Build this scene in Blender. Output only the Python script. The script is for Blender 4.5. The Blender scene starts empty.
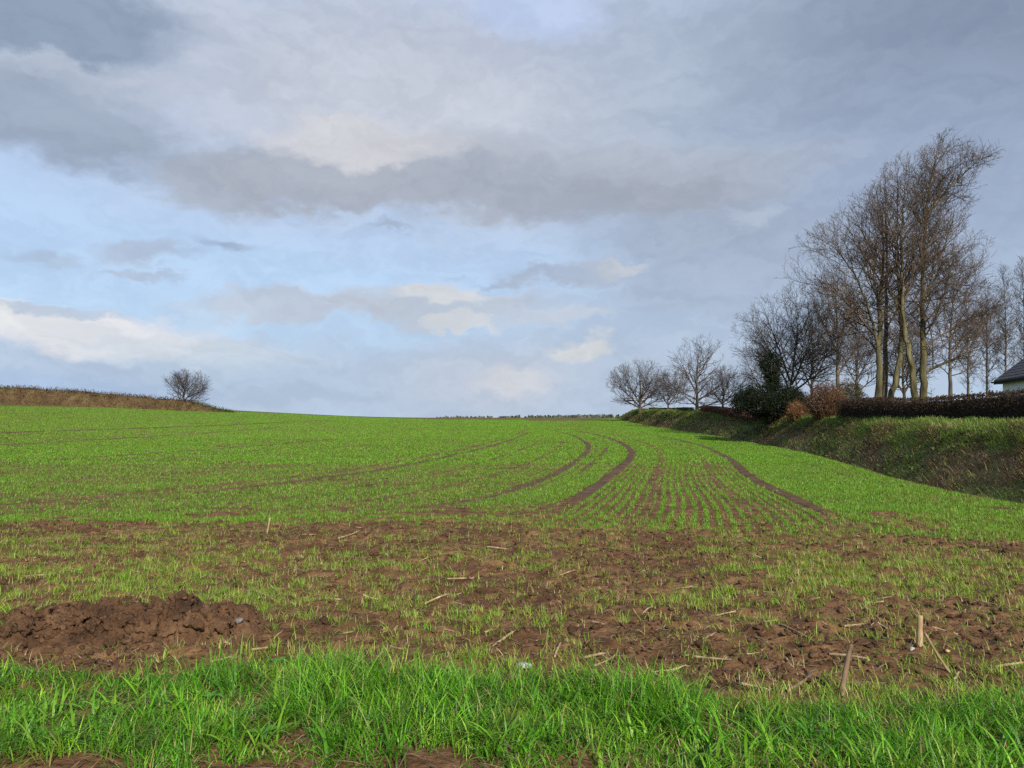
import bpy, math, random
import numpy as np
from mathutils import Vector

random.seed(7)
RNG = np.random.default_rng(11)
S = bpy.context.scene
COL = S.collection
PI = math.pi

# ------------------------------------------------------------------ camera constants
CAM_H = 1.60
F = 770.0                      # focal length in pixels for a 1024 px wide frame
CX, HZ = 512.0, 428.0          # column of the view axis, row of the true horizon
PITCH = math.atan((HZ - 384.0) / F)

def lin(r, g, b):
    f = lambda c: (c / 255 / 12.92) if c / 255 <= 0.04045 else ((c / 255 + 0.055) / 1.055) ** 2.4
    return (f(r), f(g), f(b))

# ------------------------------------------------------------------ numpy noise
_P = np.random.default_rng(3).random((256, 256)).astype(np.float64)
def vnoise(x, y):
    xi = np.floor(x).astype(np.int64); yi = np.floor(y).astype(np.int64)
    xf = x - xi; yf = y - yi
    u = xf * xf * xf * (xf * (xf * 6 - 15) + 10); v = yf * yf * yf * (yf * (yf * 6 - 15) + 10)
    a = _P[xi & 255, yi & 255]; b = _P[(xi + 1) & 255, yi & 255]
    c = _P[xi & 255, (yi + 1) & 255]; d = _P[(xi + 1) & 255, (yi + 1) & 255]
    return (a * (1 - u) + b * u) * (1 - v) + (c * (1 - u) + d * u) * v
def fbm(x, y, o=4, g=0.5):
    s = 0; a = 1; t = 0
    for i in range(o):
        s = s + a * vnoise(x + 17.3 * i, y - 9.1 * i); t += a; a *= g; x = x * 2.03; y = y * 2.03
    return s / t
def worley(x, y):
    xi = np.floor(x).astype(np.int64); yi = np.floor(y).astype(np.int64)
    f1 = np.full(x.shape, 9.0); f2 = np.full(x.shape, 9.0); cid = np.zeros(x.shape)
    for i in (-1, 0, 1):
        for j in (-1, 0, 1):
            cx = xi + i; cy = yi + j
            px = cx + _P[cx & 255, cy & 255]; py = cy + _P[(cy + 71) & 255, (cx + 33) & 255]
            d = np.hypot(x - px, y - py)
            n = d < f1
            f2 = np.where(n, f1, np.minimum(f2, d)); cid = np.where(n, _P[(cx + 5) & 255, (cy + 9) & 255], cid)
            f1 = np.where(n, d, f1)
    return f1, f2, cid
def sstep(a, b, x):
    t = np.clip((x - a) / (b - a), 0, 1); return t * t * (3 - 2 * t)

# ------------------------------------------------------------------ terrain
def field(x, y):
    """the smooth lie of the land: flat by the road, rising to a crest about 145 m away"""
    x = np.asarray(x, float); y = np.asarray(y, float)
    up = 3.6 * (1 - np.cos(PI * np.clip((y - 8) / 150, 0, 1))) / 2
    dn = -6.6 * (1 - np.cos(PI * np.clip((y - 158) / 180, 0, 1))) / 2
    left = 2.5 * sstep(15, 85, -x) * sstep(5, 60, y) * (1 - sstep(170, 340, y))
    return up + dn + left

def unproject(px, py):
    dx = (px - CX) / F; dz = (HZ - py) / F
    lo = 1.0
    y = np.concatenate([np.arange(1, 60, 0.02), np.arange(60, 150, 0.1)])
    z = CAM_H + dz * y
    g = field(dx * y, y)
    k = np.argmax(z <= g)
    if z[k] > g[k]: k = len(y) - 6
    return np.array([dx * y[k], y[k]])

def smooth_line(pts, step=0.3, passes=3):
    p = np.array(pts, float)
    for _ in range(passes):      # Chaikin corner cutting
        q = np.empty((2 * len(p), 2)); q[0] = p[0]; q[-1] = p[-1]
        q[1:-1:2] = 0.75 * p[:-1] + 0.25 * p[1:]; q[2:-1:2] = 0.25 * p[:-1] + 0.75 * p[1:]
        p = q
    s = np.concatenate([[0], np.cumsum(np.hypot(*np.diff(p, axis=0).T))])
    n = max(8, int(s[-1] / step))
    t = np.linspace(0, s[-1], n)
    return np.stack([np.interp(t, s, p[:, 0]), np.interp(t, s, p[:, 1])], 1)

# foot of the earth bank along the right edge of the field
foot_pts = [(9.6, -25), (10.5, 0)] + [tuple(unproject(a, b)) for a, b in
            ((1024, 503), (950, 490), (900, 479), (850, 464), (800, 451), (740, 440), (700, 434), (660, 428))]
foot_pts += [(14.9, 95), (15.2, 112), (16.5, 124)]
FOOT = smooth_line(foot_pts, 0.4)
def foot_x(y): return np.interp(y, FOOT[:, 1], FOOT[:, 0])
BANK_END = 120.0

def plateau(x, y):
    s = np.asarray(x, float) - foot_x(y)
    hgt = np.interp(y, [-30, 15, 30, 60, 90, 108, 118], [1.6, 1.6, 1.55, 1.7, 1.5, 1.15, 0.0])
    return sstep(1.8, 2.6, s) * hgt

def land(x, y):
    """what a trunk or hedge on or behind the bank stands on"""
    s = np.asarray(x, float) - foot_x(y)
    h = np.interp(y, [-30, 15, 22, 30, 37, 50, 60, 90, 108, 118, 121], [1.70, 1.66, 1.68, 1.70, 1.75, 1.85, 1.9, 1.65, 1.45, 0.6, 0.0])
    b = np.interp(s, [-0.10, 0.42, 1.05, 1.65, 2.1, 2.4, 2.7, 3.0, 3.3], [-0.10, 0.18, 0.55, 0.88, 0.97, 1.0, 1.0, 0.93, 0.80]) * h
    return field(x, y) + np.maximum(plateau(x, y), np.where((s > -0.1) & (s < 3.3), b, -9))

MOUND = (-2.86, 6.0)
def height(x, y):
    """land plus clods and drill furrows"""
    x = np.asarray(x, float); y = np.asarray(y, float)
    z = field(x, y) + plateau(x, y)
    near = sstep(4.3, 5.6, y) * (1 - sstep(12, 18, y))
    w1, w2, cid = worley(x * 2.3 + 4, y * 2.9)
    z = z + near * (0.05 * (fbm(x * 2.2, y * 3.4, 4) - 0.5) + 0.035 * cid * sstep(0.0, 0.5, w2 - w1) - 0.01)
    z = z + 0.06 * (fbm(x * 0.35, y * 0.5, 2) - 0.5) * sstep(3, 8, y)
    z = z + 0.02 * (fbm(x * 5, y * 5, 3) - 0.5) + near * 0.075 * (fbm(x * 10 + 7, y * 10, 3) - 0.5)
    return z

# ------------------------------------------------------------------ mesh helpers
def tag(o, label=None, cat=None, group=None, kind=None):
    if label: o["label"] = label
    if cat: o["category"] = cat
    if group: o["group"] = group
    if kind: o["kind"] = kind
    return o

def empty(name, loc, label, cat, group=None):
    o = bpy.data.objects.new(name, None); COL.objects.link(o); o.location = loc
    o.empty_display_size = 0.3
    return tag(o, label, cat, group)

def mesh(name, V, Q, mat, parent=None, col=None, smooth=False, tris=None):
    me = bpy.data.meshes.new(name)
    V = np.asarray(V, np.float32).reshape(-1, 3); Q = np.asarray(Q, np.int32).reshape(-1, 4)
    T = np.zeros((0, 3), np.int32) if tris is None else np.asarray(tris, np.int32).reshape(-1, 3)
    nl = Q.size + T.size
    me.vertices.add(len(V)); me.vertices.foreach_set("co", V.ravel())
    me.loops.add(nl); me.loops.foreach_set("vertex_index", np.concatenate([Q.ravel(), T.ravel()]))
    st = np.concatenate([np.arange(len(Q)) * 4, Q.size + np.arange(len(T)) * 3]).astype(np.int32)
    tot = np.concatenate([np.full(len(Q), 4), np.full(len(T), 3)]).astype(np.int32)
    me.polygons.add(len(st)); me.polygons.foreach_set("loop_start", st); me.polygons.foreach_set("loop_total", tot)
    if smooth: me.polygons.foreach_set("use_smooth", np.ones(len(st), bool))
    if col is not None:
        c = np.asarray(col, np.float32).reshape(len(V), -1)
        if c.shape[1] == 3: c = np.concatenate([c, np.ones((len(V), 1), np.float32)], 1)
        at = me.attributes.new("kindcol", "FLOAT_COLOR", "POINT"); at.data.foreach_set("color", c.ravel())
    me.update(); me.validate()
    if mat: me.materials.append(mat)
    o = bpy.data.objects.new(name, me); COL.objects.link(o)
    if parent: o.parent = parent
    return o

def attr(o, name, vals):
    at = o.data.attributes.new(name, "FLOAT", "POINT"); at.data.foreach_set("value", np.asarray(vals, np.float32).ravel())

def grid_quads(r, c):
    i = np.arange((r - 1) * c).reshape(r - 1, c)[:, :-1].ravel()
    return np.stack([i, i + 1, i + c + 1, i + c], 1)

def tubes(polys, sides):
    """polys: list of (points n x 3, radii n); returns verts, quads"""
    by = {}
    for p, r in polys: by.setdefault(len(p), []).append((p, r))
    VV = []; QQ = []; base = 0
    for n, lst in by.items():
        P = np.array([a for a, _ in lst], float); R = np.array([b for _, b in lst], float); m = len(P)
        T = np.gradient(P, axis=1); T /= np.linalg.norm(T, axis=2, keepdims=True) + 1e-9
        D = P[:, -1] - P[:, 0]; ax = np.argmin(np.abs(D), axis=1)
        ref = np.zeros((m, 1, 3)); ref[np.arange(m), 0, ax] = 1
        U = np.cross(T, ref); U /= np.linalg.norm(U, axis=2, keepdims=True) + 1e-9
        W = np.cross(T, U)
        a = np.arange(sides) * 2 * PI / sides
        V = P[:, :, None] + R[:, :, None, None] * (np.cos(a)[None, None, :, None] * U[:, :, None] + np.sin(a)[None, None, :, None] * W[:, :, None])
        VV.append(V.reshape(-1, 3))
        k = np.arange(sides); k2 = (k + 1) % sides
        q = []
        for j in range(n - 1):
            q.append(np.stack([j * sides + k, j * sides + k2, (j + 1) * sides + k2, (j + 1) * sides + k], 1))
        q = np.concatenate(q)
        Q = (base + np.arange(m) * n * sides)[:, None, None] + q[None]
        QQ.append(Q.reshape(-1, 4)); base += m * n * sides
    return np.concatenate(VV), np.concatenate(QQ)

def blades(base, yaw, lean, curl, length, width, nseg, color, twist=None):
    """grass leaves: arc of nseg quads narrowing to the tip"""
    m = len(base); base = np.asarray(base, float)
    t = np.linspace(0, 1, nseg + 1)
    ang = lean[:, None] + curl[:, None] * t[None, :]
    st = (length / nseg)[:, None]
    r = np.concatenate([np.zeros((m, 1)), np.cumsum(st * np.sin(ang[:, :-1]), 1)], 1)
    z = np.concatenate([np.zeros((m, 1)), np.cumsum(st * np.cos(ang[:, :-1]), 1)], 1)
    w = width[:, None] * np.clip(np.minimum(0.55 + 1.3 * t, 1.02 - t ** 2.2), 0.04, 1)[None, :] * 0.5
    cy, sy = np.cos(yaw)[:, None], np.sin(yaw)[:, None]
    tw = (np.zeros(m) if twist is None else twist)[:, None] * t[None, :]
    sx, sz = np.cos(yaw[:, None] + PI / 2 + tw), np.sin(yaw[:, None] + PI / 2 + tw)
    cx = base[:, 0:1] + r * cy; cyy = base[:, 1:2] + r * sy; cz = base[:, 2:3] + z
    L = np.stack([cx - w * sx, cyy - w * sz, cz], 2); R = np.stack([cx + w * sx, cyy + w * sz, cz], 2)
    V = np.stack([L, R], 2).reshape(-1, 3)
    j = np.arange(nseg) * 2
    q = np.stack([j, j + 1, j + 3, j + 2], 1)
    Q = ((np.arange(m) * (nseg + 1) * 2)[:, None, None] + q[None]).reshape(-1, 4)
    C = np.repeat(np.asarray(color, float), (nseg + 1) * 2, axis=0)
    return V, Q, C

def merge(parts):
    V = []; Q = []; C = []; b = 0
    for v, q, c in parts:
        V.append(v); Q.append(q + b); C.append(c); b += len(v)
    return np.concatenate(V), np.concatenate(Q), np.concatenate(C)

def cards(cent, size, color, rng, aspect=0.55, up=0.0):
    """small leaves turned every way, each a four-cornered leaf shape"""
    m = len(cent)
    a = rng.normal(size=(m, 3)); a[:, 2] += up; a /= np.linalg.norm(a, axis=1, keepdims=True)
    b = rng.normal(size=(m, 3)); b -= (b * a).sum(1, keepdims=True) * a; b /= np.linalg.norm(b, axis=1, keepdims=True)
    s = size[:, None]
    V = np.stack([cent - a * s, cent + b * s * aspect, cent + a * s, cent - b * s * aspect], 1).reshape(-1, 3)
    Q = np.arange(4 * m).reshape(-1, 4)
    return V, Q, np.repeat(color, 4, axis=0)

def pick(pal, w, n, rng, jit=0.18):
    pal = np.array(pal, float); i = rng.choice(len(pal), n, p=np.array(w) / sum(w))
    return np.clip(pal[i] * (1 + jit * rng.normal(size=(n, 1))) * (1 + 0.06 * rng.normal(size=(n, 3))), 0.002, 1)

# ------------------------------------------------------------------ materials
def new_mat(name):
    m = bpy.data.materials.new(name); m.use_nodes = True
    nt = m.node_tree; nt.nodes.clear()
    return m, nt, nt.nodes, nt.links

def leaf_mat(name, trans=0.35, rough=0.45, spec=0.35, tcol=(1.15, 1.2, 0.6)):
    m, nt, N, L = new_mat(name)
    a = N.new("ShaderNodeAttribute"); a.attribute_name = "kindcol"
    p = N.new("ShaderNodeBsdfPrincipled"); p.inputs["Roughness"].default_value = rough
    p.inputs["Specular IOR Level"].default_value = spec
    L.new(a.outputs["Color"], p.inputs["Base Color"])
    o = N.new("ShaderNodeOutputMaterial")
    if trans > 0:
        t = N.new("ShaderNodeBsdfTranslucent")
        mu = N.new("ShaderNodeMix"); mu.data_type = "RGBA"; mu.blend_type = "MULTIPLY"; mu.inputs[0].default_value = 1
        L.new(a.outputs["Color"], mu.inputs[6]); mu.inputs[7].default_value = (*tcol, 1)
        L.new(mu.outputs[2], t.inputs["Color"])
        x = N.new("ShaderNodeMixShader"); x.inputs[0].default_value = trans
        L.new(p.outputs[0], x.inputs[1]); L.new(t.outputs[0], x.inputs[2]); L.new(x.outputs[0], o.inputs[0])
    else:
        L.new(p.outputs[0], o.inputs[0])
    return m

def rough_mat(name, cols, scale=6.0, rough=0.85, bump=0.3, detail=6.0, bscale=None, dist=0.02, stretch=(1, 1, 1), lo=0.3, hi=0.7, spec=0.2):
    """a mottled matt surface: colours run along a noise ramp, with bump"""
    m, nt, N, L = new_mat(name)
    tc = N.new("ShaderNodeTexCoord"); mp = N.new("ShaderNodeMapping"); mp.inputs["Scale"].default_value = stretch
    L.new(tc.outputs["Object"], mp.inputs[0])
    n = N.new("ShaderNodeTexNoise"); n.inputs["Scale"].default_value = scale; n.inputs["Detail"].default_value = detail
    L.new(mp.outputs[0], n.inputs["Vector"])
    r = N.new("ShaderNodeValToRGB"); r.color_ramp.elements[0].position = lo; r.color_ramp.elements[1].position = hi
    r.color_ramp.elements[0].color = (*cols[0], 1); r.color_ramp.elements[1].color = (*cols[-1], 1)
    for i, c in enumerate(cols[1:-1]):
        e = r.color_ramp.elements.new(lo + (hi - lo) * (i + 1) / (len(cols) - 1)); e.color = (*c, 1)
    L.new(n.outputs[0], r.inputs[0])
    p = N.new("ShaderNodeBsdfPrincipled"); p.inputs["Roughness"].default_value = rough
    p.inputs["Specular IOR Level"].default_value = spec
    L.new(r.outputs[0], p.inputs["Base Color"])
    if bump:
        n2 = N.new("ShaderNodeTexNoise"); n2.inputs["Scale"].default_value = bscale or scale * 3; n2.inputs["Detail"].default_value = 8
        L.new(mp.outputs[0], n2.inputs["Vector"])
        b = N.new("ShaderNodeBump"); b.inputs["Strength"].default_value = bump; b.inputs["Distance"].default_value = dist
        L.new(n2.outputs[0], b.inputs["Height"]); L.new(b.outputs[0], p.inputs["Normal"])
    o = N.new("ShaderNodeOutputMaterial"); L.new(p.outputs[0], o.inputs[0])
    return m

SOIL = [(0.052, 0.025, 0.011), (0.118, 0.063, 0.029), (0.195, 0.112, 0.055)]
M_soil = rough_mat("soil", SOIL, 7, 0.95, 0.9, 8, 28, 0.03)
M_clod = rough_mat("clod_soil", [(0.032, 0.017, 0.009), (0.072, 0.038, 0.019), (0.125, 0.070, 0.037)], 4, 0.95, 0.9, 9, 45, 0.022)
M_track = rough_mat("wheel_track_soil", [(0.045, 0.025, 0.013), (0.075, 0.042, 0.021), (0.110, 0.063, 0.033)], 2.2, 0.9, 0.8, 8, 10, 0.05)
M_blade = leaf_mat("green_leaf", 0.38, 0.45, 0.3)
M_crop = leaf_mat("crop_leaf", 0.38)
M_dry = leaf_mat("dry_leaf", 0.28, 0.7, 0.2, (1, 1, 1))
M_ever = leaf_mat("evergreen_leaf", 0.0, 0.6, 0.12)
M_bark = rough_mat("mossy_bark", [(0.030, 0.024, 0.015), (0.080, 0.072, 0.034), (0.16, 0.14, 0.072)], 3.0, 0.9, 0.9, 9, 9, 0.08, (1, 1, 0.25))
M_bark2 = rough_mat("dark_bark", [(0.045, 0.036, 0.030), (0.085, 0.070, 0.055), (0.14, 0.12, 0.09)], 1.6, 0.9, 0.6, 8, 9, 0.04, (1, 1, 0.4))
M_twig = rough_mat("twig_bark", [(0.042, 0.030, 0.022), (0.072, 0.052, 0.038), (0.11, 0.082, 0.058)], 0.5, 0.9, 0)
M_twig2 = rough_mat("grey_twig_bark", [(0.034, 0.027, 0.023), (0.058, 0.047, 0.040), (0.09, 0.075, 0.062)], 0.5, 0.9, 0)

# ground: bare soil with a grassy share set per vertex
def ground_mat():
    m, nt, N, L = new_mat("field_soil")
    tc = N.new("ShaderNodeTexCoord")
    def noise(sc, det=6):
        n = N.new("ShaderNodeTexNoise"); n.inputs["Scale"].default_value = sc; n.inputs["Detail"].default_value = det
        L.new(tc.outputs["Object"], n.inputs["Vector"]); return n.outputs[0]
    def ramp(fac, stops):
        r = N.new("ShaderNodeValToRGB"); e = r.color_ramp.elements
        e[0].position, e[0].color = stops[0][0], (*stops[0][1], 1); e[1].position, e[1].color = stops[-1][0], (*stops[-1][1], 1)
        for p, c in stops[1:-1]:
            k = e.new(p); k.color = (*c, 1)
        L.new(fac, r.inputs[0]); return r.outputs[0]
    soil = ramp(noise(5, 9), [(0.28, SOIL[0]), (0.5, SOIL[1]), (0.74, SOIL[2])])
    damp = ramp(noise(0.7, 4), [(0.35, (0.72, 0.70, 0.70)), (0.65, (1.1, 1.1, 1.1))])
    mu = N.new("ShaderNodeMix"); mu.data_type = "RGBA"; mu.blend_type = "MULTIPLY"; mu.inputs[0].default_value = 1
    L.new(soil, mu.inputs[6]); L.new(damp, mu.inputs[7])
    grass = ramp(noise(1.3, 8), [(0.3, (0.035, 0.07, 0.012)), (0.55, (0.06, 0.12, 0.018)), (0.75, (0.10, 0.13, 0.035))])
    a = N.new("ShaderNodeAttribute"); a.attribute_name = "grassy"
    n3 = noise(3.0, 6)
    ad = N.new("ShaderNodeMath"); ad.operation = "ADD"; L.new(a.outputs["Fac"], ad.inputs[0]); L.new(n3, ad.inputs[1])
    mr = N.new("ShaderNodeMapRange"); mr.inputs[1].default_value = 0.75; mr.inputs[2].default_value = 1.05; L.new(ad.outputs[0], mr.inputs[0])
    mx = N.new("ShaderNodeMix"); mx.data_type = "RGBA"; L.new(mr.outputs[0], mx.inputs[0]); L.new(mu.outputs[2], mx.inputs[6]); L.new(grass, mx.inputs[7])
    p = N.new("ShaderNodeBsdfPrincipled"); p.inputs["Roughness"].default_value = 0.95; p.inputs["Specular IOR Level"].default_value = 0.15
    L.new(mx.outputs[2], p.inputs["Base Color"])
    b1 = N.new("ShaderNodeBump"); b1.inputs["Strength"].default_value = 1.0; b1.inputs["Distance"].default_value = 0.05; L.new(noise(14, 8), b1.inputs["Height"])
    b2 = N.new("ShaderNodeBump"); b2.inputs["Strength"].default_value = 0.7; b2.inputs["Distance"].default_value = 0.012; L.new(noise(70, 6), b2.inputs["Height"])
    L.new(b1.outputs[0], b2.inputs["Normal"]); L.new(b2.outputs[0], p.inputs["Normal"])
    o = N.new("ShaderNodeOutputMaterial"); L.new(p.outputs[0], o.inputs[0])
    return m
M_ground = ground_mat()

# ------------------------------------------------------------------ ground sheet
def spaced(parts):
    out = [parts[0][0]]
    for a, b, s0, s1 in parts:
        x = a
        while x < b:
            t = (x - a) / (b - a); x += s0 + (s1 - s0) * t; out.append(min(x, b))
    return np.unique(np.array(out))
xs_r = spaced([(0, 5, .035, .035), (5, 17, .045, .12), (17, 40, .15, 1.0), (40, 120, 1.2, 5), (120, 4000, 6, 500)])
xs_l = spaced([(0, 5, .035, .035), (5, 20, .045, .2), (20, 120, .25, 2.5), (120, 4000, 4, 500)])
gx = np.unique(np.concatenate([-xs_l, xs_r]))
gy = np.unique(np.concatenate([-spaced([(0, 30, .5, 3), (30, 4000, 5, 600)]), spaced([(0, 3, .25, .04), (3, 9, .028, .034), (9, 18, .04, .09), (18, 60, .1, .5), (60, 170, .6, 1.6), (170, 400, 2, 8), (400, 4000, 10, 500)])]))
GX, GY = np.meshgrid(gx, gy)
GZ = height(GX, GY)
# verge of the road: a grassy lip at the edge of the field, dropping to the muddy roadside
LIP = np.interp
ground = mesh("ground", np.stack([GX, GY, GZ], 2), grid_quads(len(gy), len(gx)), M_ground, smooth=True)
tag(ground, kind="structure")
fx = foot_x(GY)
grassy = np.where(GX > fx + 1.8, 0.55, 0.0)
grassy = np.maximum(grassy, sstep(150, 175, GY)); grassy = np.maximum(grassy, sstep(110, 130, -GX))
grassy = np.maximum(grassy, 0.35 * sstep(40, 110, GY) * (GX < fx))
attr(ground, "grassy", grassy)

# ------------------------------------------------------------------ wheel tracks
UP = lambda pts: [tuple(unproject(a, b)) for a, b in pts]
T1 = smooth_line(UP([(385, 510), (440, 507), (480, 500), (520, 489), (560, 473), (580, 459), (590, 448), (585, 441), (568, 434), (545, 429)]))
T2 = smooth_line(UP([(568, 504), (582, 496), (601, 482), (620, 468), (631, 458), (632, 450), (618, 441), (596, 435), (575, 431)]))
T3 = smooth_line(UP([(826, 516), (814, 507), (786, 495), (753, 480), (735, 464), (725, 456), (705, 447), (683, 441), (655, 436)]))
TL = smooth_line(UP([(200, 493), (300, 482), (385, 470), (440, 459), (490, 447), (518, 438), (530, 432)]))
TT = smooth_line(UP([(578, 474), (592, 464), (603, 453), (608, 446)]))
T4 = smooth_line(UP([(900, 486), (840, 475), (800, 461), (775, 453), (750, 447)]))
TM = smooth_line(UP([(-60, 448), (0, 446), (100, 440), (200, 434), (290, 427)]))
TN = smooth_line(UP([(-60, 436), (0, 433), (130, 429), (256, 424), (340, 420)]))
TO = smooth_line(UP([(-60, 470), (0, 463), (120, 456), (240, 447), (330, 440)]))
TRACKS = [(T1, 0.17), (T2, 0.21), (T3, 0.19), (TL, 0.15), (TT, 0.12), (T4, 0.08), (TM, 0.25), (TN, 0.28), (TO, 0.18)]

def make_track(line, half):
    t = np.gradient(line, axis=0); t /= np.linalg.norm(t, axis=1, keepdims=True)
    n = np.stack([t[:, 1], -t[:, 0]], 1)
    k = np.linspace(-1, 1, 9)
    end = np.minimum(np.arange(len(line)), np.arange(len(line))[::-1]) * 0.3
    wid = half * np.clip(0.15 + end / 2.6, 0, 1) * (0.6 + 0.8 * fbm(line[:, 0] * 3.1, line[:, 1] * 3.1, 4))
    P = line[:, None] + n[:, None] * (k[None, :] * wid[:, None])[:, :, None]
    z = height(P[..., 0], P[..., 1])
    lift = 0.012 + 0.0004 * P[..., 1]
    z = z + lift - 0.03 * (np.abs(k) > 0.9)[None, :] + 0.03 * (fbm(P[..., 0] * 6, P[..., 1] * 6, 3) - 0.5)
    o = mesh("track", np.stack([P[..., 0], P[..., 1], z], 2), grid_quads(len(line), 9), M_track, smooth=True)
    tag(o, kind="structure")
for l, h in TRACKS: make_track(l, h)

def dist_line(x, y, line):
    d = np.full(x.shape, 1e9)
    for i in range(0, len(line), 1):
        d = np.minimum(d, (x - line[i, 0]) ** 2 + (y - line[i, 1]) ** 2)
    return np.sqrt(d)

# ------------------------------------------------------------------ drilled crop: rows lofted between the tracks
def resample(line, n):
    s = np.concatenate([[0], np.cumsum(np.hypot(*np.diff(line, axis=0).T))])
    t = np.linspace(0, s[-1], n)
    return np.stack([np.interp(t, s, line[:, 0]), np.interp(t, s, line[:, 1])], 1)
def ext(pts): return smooth_line(UP(pts), 0.5)
G = [
    ext([(-200, 406), (0, 406.3), (130, 408.3), (210, 410.8), (300, 414.5), (380, 418.3)]),
    ext([(-200, 443), (0, 433), (130, 429), (256, 424), (360, 420.5), (430, 419.5)]),
    ext([(-200, 456), (0, 446), (100, 440), (200, 434), (300, 427), (400, 422), (470, 420)]),
    ext([(-200, 478), (0, 463), (120, 456), (240, 447), (330, 440), (420, 431), (480, 424), (510, 420.5)]),
    ext([(-200, 525), (0, 512), (200, 493), (300, 482), (385, 470), (440, 459), (490, 447), (518, 438), (532, 431), (530, 423), (520, 420)]),
    ext([(140, 520), (300, 518), (385, 511), (440, 507), (480, 500), (520, 489), (560, 473), (580, 459), (590, 448), (585, 441), (568, 434), (545, 427), (530, 421)]),
    ext([(515, 527), (540, 518), (568, 504), (601, 482), (620, 468), (631, 458), (632, 450), (618, 441), (596, 435), (570, 428), (550, 421)]),
    ext([(860, 533), (840, 522), (814, 507), (786, 495), (753, 480), (735, 464), (725, 456), (705, 447), (683, 441), (645, 433), (610, 427), (585, 421)]),
    np.stack([foot_x(np.linspace(9, 118, 200)) - 0.25, np.linspace(9, 118, 200)], 1),
]
crop_pts = []; crop_loft = []; LOFT_SP = [.26, .24, .22, .20, .19, .19, .185, .17]
for a, b in zip(G[:-1], G[1:]):
    n = 700
    A, B = resample(a, n), resample(b, n)
    gap = np.median(np.hypot(*(A - B).T)[int(n * .15):int(n * .8)])
    sp_ = LOFT_SP[len(crop_loft)]; crop_loft.append(1)
    rows = max(2, int(round(gap / sp_)))
    for r in range(rows):
        t = (r + 0.5) / rows
        line = resample(A * (1 - t) + B * t, n)
        seg = np.hypot(*np.diff(line, axis=0).T); s = np.concatenate([[0], np.cumsum(seg)])
        pos = []; q = 0.0
        while q < s[-1]:
            d = np.interp(q, s, line[:, 1]); pos.append(q)
            q += 0.026 + 0.0014 * max(0, d - 14)
        rowd = (0.30 if RNG.random() < 0.08 else 1.0) * RNG.uniform(.8, 1)
        pos = np.array(pos); pos = pos[RNG.random(len(pos)) < rowd]
        pos = pos + RNG.normal(0, 0.03, len(pos))
        x = np.interp(pos, s, line[:, 0]); y = np.interp(pos, s, line[:, 1])
        crop_pts.append(np.stack([x, y], 1))
crop = np.concatenate(crop_pts)
crop += RNG.normal(0, 1, crop.shape) * (0.012 + 0.0006 * crop[:, 1:2])
x, y = crop.T
# edge of the headland, a ragged line 11-13 m out
edge = 11.2 + 1.6 * (fbm(x * 0.35 + 3, y * 0 + 1.7, 3) - 0.5) * 2 + 0.5 * RNG.normal(size=len(x))
keep = (y > edge) & (np.abs(x) < 0.78 * y + 6) & (x < foot_x(y) - 0.1)
crop = crop[keep]; x, y = crop.T
for l, hw in TRACKS:
    near = (np.abs(x - l[:, 0].mean()) < 60)
    dmin = dist_line(x, y, l)
    keep = dmin > hw * (0.78 + 0.40 * RNG.random(len(x)))
    crop = crop[keep]; x, y = crop.T
gaps = fbm(x * 0.55 + 40, y * 0.4, 4)
keep = RNG.random(len(x)) < 0.55 + 0.45 * sstep(0.30, 0.46, gaps)
keep &= ~((y < 15.5) & (fbm(x * 0.9 + 9, y * 1.4, 3) < 0.36))
crop = crop[keep]; x, y = crop.T

GREEN_CROP = [(0.135, 0.285, 0.022), (0.100, 0.242, 0.018), (0.172, 0.312, 0.028), (0.24, 0.285, 0.045)]
def plants(xy, nb, hmin, hmax, wid, nseg, pal, wts, rng, lod=1.0, spread=0.02, leanmax=0.9):
    n = len(xy); rep = np.repeat(np.arange(n), nb)
    p = xy[rep] + rng.normal(0, spread, (n * nb, 2))
    z = height(p[:, 0], p[:, 1]) - 0.004
    ph = (hmin + (hmax - hmin) * rng.random(n))[rep] * (0.55 + 0.6 * rng.random(n * nb))
    c0 = pick(pal, wts, n, rng, 0.16)[rep] * (1 + 0.10 * rng.normal(size=(n * nb, 1)))
    return blades(np.column_stack([p, z]), rng.random(n * nb) * 2 * PI, 0.1 + leanmax * 0.6 * rng.random(n * nb),
                  0.2 + leanmax * rng.random(n * nb), ph, wid * (0.7 + 0.6 * rng.random(n * nb)) * lod, nseg, np.clip(c0, 0.004, 1), rng.normal(0, 0.6, n * nb))
parts = []
for lo, hi, nb, nseg, wid, hts in ((0, 18, 5, 3, 0.0075, (.05, .10)), (18, 30, 5, 2, 0.0105, (.05, .095)), (30, 55, 5, 2, 0.021, (.06, .105)), (55, 400, 5, 1, 0.040, (.075, .125))):
    s = crop[(y >= lo) & (y < hi)]
    parts.append(plants(s, nb, *hts, wid, nseg, GREEN_CROP, (4, 4, 3, 1), RNG, 1.0, 0.018 + 0.0004 * lo))
V, Q, C = merge(parts)
o = mesh("crop_seedlings", V, Q, M_crop, col=C)
tag(o, "young green cereal crop in drilled rows across the field", "crop", kind="stuff")
print("crop plants", len(crop), "quads", len(Q))

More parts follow.
